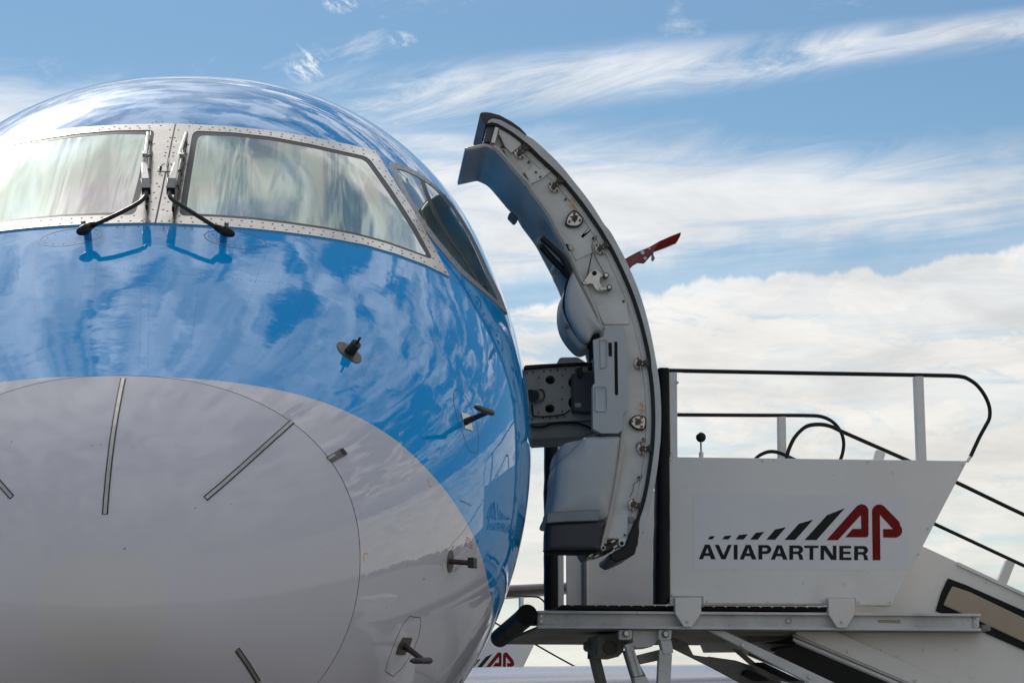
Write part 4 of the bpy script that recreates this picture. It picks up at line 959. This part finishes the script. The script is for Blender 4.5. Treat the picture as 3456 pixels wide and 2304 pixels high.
# ================================================================== PASSENGER STAIRS
TB = R(2.8)
_d = ray(2222, 2050); _k = (3.9-CAMY)/_d[1]; TO = CAM+_d*_k; TO[2] = 0
FT = Frame(TO, TB); TW = 1.43
stairs = empty('passenger_stairs', 'white mobile passenger stairs docked at the open airliner door, logo sticker on its side', 'airstairs', tuple(TO), TB, 'white passenger stairs on the apron')
def tp(name, pxs, v0, v1, m, parent=None, bevel=.003, at=None, holes=(), segs=2): return prism(name, FT, pxs, v0, v1, m, parent or stairs, bevel, at, holes, segs)
def T3(px, v): return FT.p(px, v)
def tcyl(name, px, r_, v0, v1, m, parent, n=14, at=None):
    p = T3(px, v0 if at is None else at); return tube(name, [(p[0], v0, p[2]), (p[0], v1, p[2])], r_, m, parent, n)
SP = [(2259, 1541), (3265, 1554.5), (3010, 2041.5)]+zG([(1770, 1200), (1762, 1132), (1470, 1130), (1468, 1190), (220, 1184), (218, 1116)])+[(2261, 2012)]
side = tp('side_panel', SP, 0, .03, M['truck_white'])
tp('panel_lower_trim', zG([(220, 1184), (1468, 1190), (1468, 1200), (220, 1198)]), .004, .05, M['truck_grey'], side, bevel=.001)
tp('panel_lower_trim', zG([(1762, 1200), (2128, 1204), (2120, 1214), (1762, 1212)]), .004, .05, M['truck_grey'], side, bevel=.001)
for q in zG([(260, 1162), (873, 1170), (1432, 1163), (1798, 1175), (2115, 1175)])+zI([(124, 604), (124, 655), (702, 662), (1367, 672), (1968, 688)])+zE([(1710, 133)])+[(3132, 1782), (3100, 1870)]: tcyl('panel_screw', q, .0052, -.004, .002, M['bolt'], side, 8)
tp('logo_sticker', roundpoly(zG([(120, 72), (2290, 92), (2298, 852), (118, 840)]), 5), -.0009, 0.0005, M['sticker'], side, bevel=0)
def glyph(name, outer, m, holes=()):
    L = FT.uz(zG(outer), 0); H = [FT.uz(zG(h), 0) for h in holes]; V2, T = trifill(L, H)
    V, F = shell(V2, T, lambda a, b: (a, -.0020, b), lambda a, b: (a, -.0005, b)); return mesh(name, V, F, m, side)
def arc(cx, cy, rx, ry, a0, a1, n=9): return [(cx+rx*math.cos(R(a0+(a1-a0)*k/n)), cy+ry*math.sin(R(a0+(a1-a0)*k/n))) for k in range(n+1)]
def gA(x0, x1, yt, yb):
    c = (x0+x1)/2; w = (x1-x0)
    glyph('letter', [(x0, yb), (c-w*.135, yt), (c+w*.155, yt), (x1, yb), (x1-w*.262, yb), (x1-w*.345, yb-34), (x0+w*.33, yb-34), (x0+w*.245, yb)], M['logo_black'], [[(c+w*.012, yt+31), (c-w*.105, yb-62), (c+w*.105, yb-62)]])
gA(175, 345, 590, 738)
glyph('letter', [(337, 592), (378, 592), (425, 698), (470, 592), (508, 592), (446, 738), (404, 738)], M['logo_black'])
glyph('letter', [(529, 592), (567, 592), (567, 740), (529, 740)], M['logo_black'])
gA(588, 758, 592, 740)
glyph('letter', [(778, 594)]+arc(862, 639, 47, 45, -90, 90)+[(818, 684), (818, 740), (778, 740)], M['logo_black'], [[(818, 622)]+arc(850, 639, 20, 17, -90, 90)+[(818, 656)]])
gA(903, 1073, 596, 742)
def gR(x, yt, yb):
    glyph('letter', [(x, yt)]+arc(x+94, yt+42, 46, 42, -90, 62)+[(x+113, yt+84), (x+130, yt+98), (x+135, yb-24), (x+143, yb), (x+101, yb), (x+97, yb-30), (x+90, yb-52), (x+74, yb-57), (x+39, yb-57), (x+39, yb), (x, yb)], M['logo_black'], [[(x+39, yt+28)]+arc(x+80, yt+45, 20, 16, -90, 90)+[(x+39, yt+61)]])
gR(1091, 598, 742)
glyph('letter', [(1242, 600), (1386, 600), (1386, 624), (1334, 624), (1334, 743), (1296, 743), (1296, 624), (1242, 624)], M['logo_black'])
glyph('letter', [(1407, 600), (1463, 600), (1532, 700), (1532, 600), (1568, 600), (1568, 745), (1515, 745), (1443, 645), (1443, 744), (1407, 744)], M['logo_black'])
glyph('letter', [(1598, 602), (1716, 602), (1716, 628), (1637, 628), (1637, 660), (1710, 660), (1710, 685), (1637, 685), (1637, 720), (1720, 720), (1720, 746), (1598, 746)], M['logo_black'])
gR(1748, 604, 747)
for L in ([(268, 536), (287, 506), (340, 503), (313, 536)], [(410, 537), (437, 503), (508, 497), (475, 537)], [(547, 537), (583, 493), (673, 484), (628, 538)], [(695, 539), (752, 471), (838, 459), (770, 540)], [(858, 540), (948, 437), (1058, 413), (947, 541)], [(1043, 542), (1188, 379), (1333, 337), (1150, 543)], [(1246, 543), (1473, 292), (1653, 222), (1366, 544)]): glyph('logo_bar', L, M['logo_black'])
glyph('logo_letter', [(1467, 545), (1770, 205)]+arc(1825, 250, 67, 68, -125, 0, 12)+[(1893, 485), (1888, 503), (1880, 512), (1862, 516), (1657, 516), (1733, 430), (1820, 430), (1816, 290), (1583, 545)], M['logo_red'])
glyph('logo_letter', [(1935, 748), (1928, 265)]+arc(2002, 258, 74, 74, -175, -42, 12)+[(2205, 360)]+arc(2160, 447, 74, 73, -42, 90, 12)+[(2042, 518), (2040, 433), (2140, 433), (2008, 288), (2013, 748)], M['logo_red'])
# near rubber post and rails
def wavy_post(name, x0, x1, y0, y1, v0, v1, at, mat_):
    n = 16; rnd = random.Random(5); V = []
    a0, a1 = FT.p((x0[0], y0), at), FT.p((x1[0], y0), at); b0, b1 = FT.p((x0[1], y1), at), FT.p((x1[1], y1), at); F = []
    for k in range(n):
        u = k/(n-1); dx_ = rnd.uniform(-.0022, .0022); l = a0+(b0-a0)*u; r_ = a1+(b1-a1)*u; z = l[2]
        xs = [(l[0]+dx_+.01, v0), (l[0]+dx_, v0+.012), (l[0]+dx_, v1-.012), (l[0]+dx_+.01, v1), (r_[0]+dx_-.01, v1), (r_[0]+dx_, v1-.012), (r_[0]+dx_, v0+.012), (r_[0]+dx_-.01, v0)]
        V += [(a, b, z) for a, b in xs]
    F = [(i*8+k, i*8+(k+1) % 8, (i+1)*8+(k+1) % 8, (i+1)*8+k) for i in range(n-1) for k in range(8)]+[tuple(range(8)), tuple((n-1)*8+k for k in range(8))]
    return autosmooth(mesh(name, V, F, mat_, stairs), 60)
wavy_post('rubber_post', (2222, 2214), (2256, 2260), 1242, 2034, -.02, .09, 0, M['rubber'])
wavy_post('rubber_post', (1838, 1839), (1878, 1877), 1400, 2057, TW-.05, TW+.05, TW, M['rubber'])
tp('corner_post', zI([(108, 104), (160, 104), (163, 642), (115, 642)]), .005, .05, M['truck_white'])
tp('rail_post', zI([(1662, 130), (1718, 130), (1738, 662), (1682, 662)]), .0, .04, M['truck_white'])
tcyl('post_knob', zI([(163, 168)])[0], .006, -.002, .03, M['bolt'], stairs, 8)
def rail(pts, v, r_=.0088, name='handrail'):
    P = smooth_path([T3(p, v) for p in pts], 6); o = tube(name, P, r_, M['rubber_smooth'], stairs, 14)
    tube('rail_strip', [p+np.array([-.000, -.0, -r_*.86]) for p in P[1:-1]], .0024, M['steel'], o, 6); return o
rail(zI([(108, 93), (900, 108), (1660, 121), (1780, 123.5), (1860, 125), (1910, 127), (1950, 131), (1990, 142), (2050, 182), (2100, 245), (2132, 320), (2134, 390), (2108, 445), (2070, 515), (2014, 636)]), .02)
tube('rail_end', [T3(p, .02) for p in zI([(2014, 636), (1992, 668)])], .0075, M['truck_white'], stairs, 12)
rail(zI([(100, 372), (600, 375), (900, 376), (980, 377), (1040, 379), (1075, 385), (1108, 397), (1140, 416), (1166, 440), (1188, 470), (1204, 505), (1212, 545), (1210, 590), (1198, 640), (1170, 700)]), TW-.02)
tp('rail_post', zI([(800, 384), (848, 384), (852, 655), (803, 655)]), TW-.04, TW, M['truck_white'], at=TW-.04)
# stair handrails: the near loop and the far one, running down behind the panel
rail([*zI([(858, 700), (853, 650), (868, 585), (910, 505), (975, 447), (1052, 433), (1125, 444), (1200, 478), (1405, 568), (1610, 658)]), (3231, 1628.5), (3456, 1736), (3800, 1893), (4600, 2260)], .14)
tp('stair_rail_post', zI([(1424, 592), (1478, 614), (1440, 760), (1385, 760)]), .12, .16, M['truck_white'])
rail([*zI([(600, 720), (655, 648), (715, 612), (770, 605), (830, 622), (900, 655), (1100, 745)]), (3156, 1768), (3456, 1908), (3800, 2068), (4600, 2441)], TW-.14)
tp('stair_rail_post', zH([(1168, 756), (1222, 780), (1150, 960), (1100, 920)]), TW-.16, TW-.12, M['truck_white'], at=TW-.16)
# control lever
lv_ = empty('lever_tmp', '', '')
bpy.data.objects.remove(lv_)
bs = tcyl('control_lever', zI([(312, 640)])[0], .008, .55, .57, M['truck_grey'], stairs)
p0, p1, p2 = T3(zI([(312, 660)])[0], .56), T3(zI([(312, 610)])[0], .56), T3(zI([(310, 530)])[0], .56)
tube('lever_base', [p0, p1], .0105, M['truck_white'], bs, 12); tube('lever_stem', [p1, p2], .005, M['steel'], bs, 10)
bmq = bmesh.new(); bmesh.ops.create_uvsphere(bmq, u_segments=24, v_segments=14, radius=.0232); me = bpy.data.meshes.new('lever_knob'); bmq.to_mesh(me); bmq.free()
kn = link('lever_knob', me, M['rubber_smooth'], bs); kn.location = tuple(T3(zI([(310, 515)])[0], .56)); [setattr(p, 'use_smooth', True) for p in me.polygons]
# deck planks, seen end on
d0 = T3(zE([(578, 240)])[0], .04); d1 = T3(zF([(1190, 305)])[0], .04); zt_, zb_ = d0[2], d0[2]-.0175
u0, u1 = d0[0], d1[0]+.01; npl = 23; pw = (u1-u0)/npl; base_me = None
for k in range(npl):
    if base_me is None:
        o = prism_uz('deck_plank', [(0, zb_), (pw-.001, zb_), (pw-.001, zt_-.006), (pw-.010, zt_), (.006, zt_), (0, zt_-.006)], .04, TW-.02, M['plank'], stairs, bevel=0); base_me = o; o.location = (u0, 0, 0)
    else:
        o = base_me.copy(); COL.objects.link(o); o.parent = stairs; o.location = (u0+pw*k, 0, 0)
# side beams: channel sections
def channel(v, face, px_tl, px_bl, u_end, m):
    top = T3(px_tl, v); bot = T3(px_bl, v); z1, z0, ua = top[2], bot[2], top[0]; s = 1 if face > 0 else -1
    mb = MB(); w = .05; vb = v+s*w
    mb.box((ua, min(v, vb), z1-.011), (u_end, max(v, vb), z1)); mb.box((ua, min(v, vb), z0), (u_end, max(v, vb), z0+.011))
    wv = v+s*.036; mb.box((ua+.002, min(wv, wv+s*.006), z0+.0112), (u_end-.002, max(wv, wv+s*.006), z1-.0112))
    return mb.build('deck_beam', m, stairs, bevel=.0015), ua, z0, z1
uend = T3(zH([(996, 1110)])[0], -.03)[0]
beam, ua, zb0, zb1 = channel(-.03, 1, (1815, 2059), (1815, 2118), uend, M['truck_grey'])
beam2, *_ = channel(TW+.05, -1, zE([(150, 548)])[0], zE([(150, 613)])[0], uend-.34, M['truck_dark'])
for px, r_, nm in ((zF([(785, 400)])[0], .0145, 0), (zF([(1040, 405)])[0], .018, 1), (zE([(2230, 400)])[0], .009, 1), (zH([(890, 1162)])[0], .012, 1), (zH([(480, 1160)])[0], .010, 1)):
    tcyl('beam_hole', px, r_, .0045, .0062, M['truck_dark'] if nm == 0 else M['truck_grey'], beam, 20, at=0)
    tcyl('beam_plug', px, r_*.72, .0035, .0062, M['truck_grey'], beam, 20, at=0)
tp('beam_slot', roundpoly(zF([(1690, 388), (1950, 392), (1955, 425), (1690, 420)]), 5), .0045, .0062, M['tan'], beam, bevel=0, at=0)
for a in (zE([(378, 352), (378, 405)]), zH([(968, 1143), (968, 1180)])):
    for q in a: tcyl('beam_bolt', q, .0065, -.01, .004, M['bolt'], beam, 10, at=0)
tp('beam_end_plate', zE([(350, 330), (404, 330), (404, 432), (350, 432)]), -.004, .004, M['truck_grey'], beam, bevel=.001)
tp('beam_end_plate', zH([(948, 1128), (984, 1128), (984, 1202), (948, 1202)]), -.004, .004, M['truck_grey'], beam, bevel=.001)
# hanger brackets
for L, bolt, tab in ((zE([(1735, 164), (2000, 164), (2000, 322), (1905, 462), (1824, 462), (1735, 322)]), zE([(1865, 405)])[0], zE([(1685, 158), (1736, 158), (1736, 240), (1685, 236)])),
                (zF([(1190, 173), (1458, 173), (1450, 342), (1375, 471), (1280, 471), (1190, 335)]), zF([(1325, 412)])[0], zF([(1172, 180), (1192, 180), (1192, 238), (1172, 238)]))):
    b_ = tp('hanger_bracket', L, -.052, -.034, M['truck_white'], bevel=.0025); tp('bracket_tab', tab, -.034, -.012, M['truck_grey'], b_, bevel=.001)
    prism_uz('bracket_backing', FT.uz([(p[0], p[1]) for p in L[:2]]+[L[2], L[5]], -.034), -.034, 0, M['truck_grey'], b_, bevel=.001)
    tcyl('bracket_washer', bolt, .0085, -.055, -.052, M['steel'], b_, 18, at=-.052); tcyl('bracket_bolt', bolt, .0055, -.063, -.052, M['bolt'], b_, 6, at=-.052)
# front bumper roll
bq = [T3((1779, 2073), -.03), T3((1768, 2085), .15), T3((1740, 2108), .6), T3((1687, 2151), 1.25)]
bp = tube('bumper_roll', smooth_path(bq, 8), .0445, M['rubber'], stairs, 28)
# deck underside
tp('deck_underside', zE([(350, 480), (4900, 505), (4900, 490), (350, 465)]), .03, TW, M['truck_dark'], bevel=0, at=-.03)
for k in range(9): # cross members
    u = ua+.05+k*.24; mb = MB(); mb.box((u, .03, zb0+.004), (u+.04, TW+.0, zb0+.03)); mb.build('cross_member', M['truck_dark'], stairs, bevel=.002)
# far side panel, inside face
fpz1 = T3((2210, 1656), TW)[2]; fpz0 = T3(zE([(600, 296)])[0], TW)[2]; fu0 = T3(zE([(537, 0)])[0], TW)[0]; fu1 = T3((3000, 1700), TW)[0]
prism_uz('far_side_panel', [(fu0+.05, fpz0), (fu1-.25, fpz0), (fu1+.1, fpz1), (fu0+.05, fpz1)], TW, TW+.03, M['truck_white'], stairs, bevel=.002)
for x_, w_, m_ in ((537, 62, 'truck_white'), (785, 30, 'truck_dark'), (826, 16, 'truck_white')):
    a, b = T3(zE([(x_, 0)])[0], TW)[0], T3(zE([(x_+w_, 0)])[0], TW)[0]
    prism_uz('panel_stiffener', [(a, fpz0), (b, fpz0), (b, fpz1+(.42 if x_ == 537 else 0)), (a, fpz1+(.42 if x_ == 537 else 0))], TW-.035 if x_ != 785 else TW-.004, TW-.001, M[m_], stairs, bevel=.004)
# stair flight: cheeks, stringers, treads, underside
ch_top = [(2900, 1742.5), (3118, 1843.6), (3456, 2000)]; sl_t = (2000-1843.6)/(3456-3118)
g0 = T3((3118, 1843.6), .15); g1 = T3((3456, 2000), .15); slope = (g1[2]-g0[2])/(g1[0]-g0[0])
b0 = T3(zF([(845, 600)])[0], .10); b1 = T3(zF([(1870, 1032)])[0], .10); slb = (b1[2]-b0[2])/(b1[0]-b0[0])
def on(p, s, u): return (u, p[2]+s*(u-p[0]))
uF = g0[0]+(.35-g0[2])/slope
for v_, nm in ((.15, 'stair_cheek'), (TW-.18, 'stair_cheek')):
    L = [on(g0, slope, g0[0]-.28), on(g0, slope, uF), (uF, .25), on(b0, slb, b0[0]+(.22-b0[2])/slb), on(b0, slb, b0[0]+.02), (b0[0]+.02, b0[2]+.12), (g0[0]-.28, b0[2]+.2)]
    c_ = prism_uz(nm, L, v_, v_+.03, M['truck_white'], stairs, bevel=.002)
    if v_ < .5:
        near_cheek = c_
        prism_uz('cheek_trim', [on(g0, slope, T3(zH([(838, 775)])[0], .15)[0]), on(g0, slope, uF), (uF, on(g0, slope, uF)[1]-.016), (T3(zH([(838, 775)])[0], .15)[0], on(g0, slope, T3(zH([(838, 775)])[0], .15)[0])[1]-.016)], v_-.014, v_, M['truck_white'], c_, bevel=.0015)
        s0 = T3(zF([(1230, 520)])[0], .13); s1 = T3(zF([(2352, 1008)])[0], .13); sls = (s1[2]-s0[2])/(s1[0]-s0[0])
        uL = b0[0]+(.22-b0[2])/slb
        st = prism_uz('stringer', [(b0[0]+.012, b0[2]+.03), on(b0, slb, b0[0]+.02), on(b0, slb, uL), on(s0, sls, uL), (s0[0]-.02, s0[2]+.02), (b0[0]+.02, s0[2]+.02)], v_-.03, v_-.001, M['truck_white'], c_, bevel=.003)
        for w0, w1, vv, mm in ((-.002, .010, .112, 'truck_grey'), (.013, .017, .114, 'truck_dark'), (.020, .024, .116, 'truck_grey'), (.028, .031, .1175, 'truck_dark')):
            prism_uz('stringer_rib', [on(b0, slb, b0[0]-.004)[0:1]+(on(b0, slb, b0[0]-.004)[1]+w0,), (uL, on(b0, slb, uL)[1]+w0), (uL, on(b0, slb, uL)[1]+w1), (b0[0]-.004, on(b0, slb, b0[0]-.004)[1]+w1)], vv-.008 if mm == 'truck_grey' else vv, .1195, M[mm], st if False else c_, bevel=0)
        for q in zF([(1395, 708), (2072, 1010)]): tcyl('stringer_bolt', q, .0075, .112, .122, M['bolt'], c_, 12)
        for q in zF([(1713, 700)])+zH([(1030, 905), (336, 1352)]): tcyl('cheek_screw', q, .004, .146, .152, M['bolt'], c_, 8)
        # recessed lamp strip
        fo = zH([(780, 877), (900, 922), (1279, 1090), (1500, 1186), (1500, 1450), (1279, 1348), (1000, 1225), (860, 1160), (700, 1090), (735, 975)]); fi = zH([(806, 930), (920, 968), (1279, 1140), (1480, 1232), (1480, 1402), (1279, 1300), (1000, 1170), (760, 1062), (745, 1055), (780, 975)])
        fr2 = prism('lamp_frame', FT, fo, .138, .150, M['rubber'], c_, at=.14, bevel=.003); prism('lamp_cover', FT, fi, .130, .138, M['tan'], fr2, at=.138, bevel=.006)
prism_uz('stair_underside', [on(b0, slb, b0[0]+.04), on(b0, slb, uL), (uL, on(b0, slb, uL)[1]+.01), (b0[0]+.04, on(b0, slb, b0[0]+.04)[1]+.012)], .19, TW-.19, M['recess_dark'], stairs, bevel=0)
nst = 12
for k in range(nst):
    u = g0[0]-.2+(uF-g0[0])*k/nst; z = on(b0, slb, u)[1]+.12
    mb = MB(); mb.box((u, .19, z), (u+.28, TW-.19, z+.03)); mb.build('stair_tread', M['plank'], stairs, bevel=.003)
# lift frame under the deck
def lug(L, bolt, v):
    b_ = tp('lift_lug', roundpoly(L, 5), v, v+.03, M['truck_grey'], bevel=.002); tcyl('lug_washer', bolt, .0165, v-.004, v, M['truck_dark'], b_, 20, at=v); tcyl('lug_bolt', bolt, .0105, v-.018, v, M['bolt'], b_, 14, at=v)
lug(zE([(1168, 492), (1300, 492), (1300, 575), (1285, 592), (1180, 592), (1168, 575)]), zE([(1238, 530)])[0], -.01)
lug(zE([(1568, 494), (1700, 494), (1697, 578), (1685, 596), (1585, 596), (1568, 578)]), zE([(1636, 536)])[0], -.01)
def down(px0, px1, k):  # extend a member below the frame
    return (px0[0]+(px1[0]-px0[0])*k, px0[1]+(px1[1]-px0[1])*k)
def member(name, a0, a1, b0_, b1_, ext, v0, v1, m, bevel=.002):
    """strip between left edge a0->a1 and right edge b0->b1, both extended by factor ext"""
    return tp(name, [a0, down(a0, a1, ext), down(b0_, b1_, ext), b0_], v0, v1, M[m], bevel=bevel)
e = lambda *q: zE([q])[0]; f = lambda *q: zF([q])[0]
tp('leg_cap', zE([(1585, 596), (1698, 596), (1720, 724), (1617, 746)]), -.006, .055, M['truck_grey'])
member('support_leg', e(1578, 690), e(1563, 1032), e(1706, 735), e(1690, 1032), 9, .0, .05, 'truck_grey')
tp('lift_strut_head', zE([(1228, 640), (1310, 622), (1328, 700), (1400, 905), (1415, 948), (1326, 970), (1290, 860), (1255, 740)]), -.004, .045, M['truck_grey'])
tp('lift_strut_groove', zE([(1298, 706), (1304, 706), (1374, 950), (1368, 952)]), -.006, -.004, M['truck_dark'], bevel=0)
member('lift_strut', e(1318, 975), e(1330, 1032), e(1440, 958), e(1482, 1032), 7, -.002, .045, 'truck_grey')
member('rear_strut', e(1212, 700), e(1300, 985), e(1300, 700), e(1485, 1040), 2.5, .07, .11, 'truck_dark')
tp('actuator_bracket', zE([(826, 610), (962, 600), (950, 690), (905, 708), (850, 706), (828, 682)]), .35, .42, M['truck_dark'], at=.35)
tube('actuator_rod', [T3(e(908, 690), .38), T3(e(916, 765), .38)], .0175, M['steel'], stairs, 16)
tube('actuator_cylinder', [T3(e(918, 762), .38), T3(e(984, 1032), .38), T3(e(1100, 1500), .38)], .026, M['truck_dark'], stairs, 20)
tube('actuator_collar', [T3(e(912, 745), .38), T3(e(917, 772), .38)], .028, M['dark_steel'], stairs, 16)
tp('gear_box', zE([(950, 540), (1240, 540), (1225, 640), (1212, 712), (1160, 765), (950, 760)]), .15, .45, M['truck_dark'], at=.15)
tcyl('gear_box_shaft', e(1080, 672), .03, .13, .15, M['dark_steel'], stairs, 20, at=.14)
tp('lift_housing', zE([(1302, 492), (1565, 496), (1560, 600), (1500, 664), (1340, 674), (1305, 640)]), .03, .25, M['truck_grey'], at=.03)
tp('diagonal_brace', zE([(1355, 746), (1580, 690), (1576, 800), (1378, 842)]), .06, .09, M['truck_dark'])
# scissor arms going down to the right
member('scissor_arm', f(-20, 498), f(1010, 1036), f(130, 500), f(1268, 1036), 3.2, .02, .06, 'truck_grey')
for q in zF([(320, 648), (997, 968)]): tcyl('arm_bolt', q, .0085, .008, .022, M['bolt'], stairs, 12, at=.02)
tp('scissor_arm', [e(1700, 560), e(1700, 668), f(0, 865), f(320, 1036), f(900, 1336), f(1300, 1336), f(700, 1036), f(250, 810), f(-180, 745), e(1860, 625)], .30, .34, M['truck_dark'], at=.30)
tp('scissor_tie', zF([(-100, 620), (380, 618), (880, 642), (822, 728), (380, 715), (-60, 720)]), .75, .8, M['truck_grey'], at=.75)
tp('scissor_tie', zF([(215, 680), (300, 700), (520, 880), (740, 1040), (640, 1040), (420, 860)]), .45, .48, M['truck_dark'], at=.45)
tp('scissor_rail', zF([(-30, 760), (250, 800), (600, 920), (950, 1010), (950, 1060), (600, 980), (250, 860), (-30, 820)]), .5, .54, M['truck_dark'], at=.5)
tp('dark_channel', zF([(455, 820), (530, 820), (915, 1004), (840, 1004)]), .18, .30, M['recess_dark'], at=.18)
tp('dark_channel', zF([(372, 890), (480, 940), (600, 1002), (480, 1002), (345, 935)]), .2, .3, M['recess_dark'], at=.2)
tp('hydraulic_tank', roundpoly(zF([(330, 498), (790, 505), (790, 560), (760, 580), (520, 615), (380, 618)]), 6), .5, .9, M['truck_dark'], at=.5)
tp('small_light_box', zF([(112, 622), (205, 640), (205, 680), (120, 690)]), .9, 1.0, M['truck_grey'], at=.9)
# chassis and wheels, below the frame of the picture
mb = MB(); mb.box((-.2, .05, .42), (7.2, TW-.05, .62)); mb.box((-.2, .0, .3), (.0, TW, .7)); mb.build('chassis', M['truck_grey'], stairs, bevel=.02)
for u in (.7, 5.9):
    for v in (.02, TW-.24):
        w_ = tube('wheel', [(u, v, .4), (u, v+.22, .4)], .4, M['tire'], stairs, 36); tube('wheel_rim', [(u, v-.006, .4), (u, v+.1, .4)], .2, M['truck_grey'], w_, 24)
mb = MB(); mb.box((6.2, .05, .5), (7.4, TW-.05, 1.3)); mb.build('cab', M['truck_white'], stairs, bevel=.05)

# ------------------------------------------------------------------ second stairs far behind
def copy_tree(o, parent=None):
    c = o.copy(); COL.objects.link(c)
    if parent is not None: c.parent = parent
    for ch in list(o.children): copy_tree(ch, c)
    return c
bpy.context.view_layer.update()
far = copy_tree(stairs)
far['label'] = 'distant white passenger stairs half hidden behind the black bumper roll and the wing'
fy = R(24)
# place so that the red logo letter stands where the photograph shows it
lg = np.array(FT.p(zG([(1820, 190)])[0], 0)); ct, st_ = math.cos(TB+fy), math.sin(TB+fy)
dr = ray(1684, 2210); kf = 26.0/dr[1]; A = CAM+dr*kf
far.rotation_euler = (0, 0, TB+fy)
far.location = (A[0]-(lg[0]*ct), A[1]-(lg[0]*st_), 0)
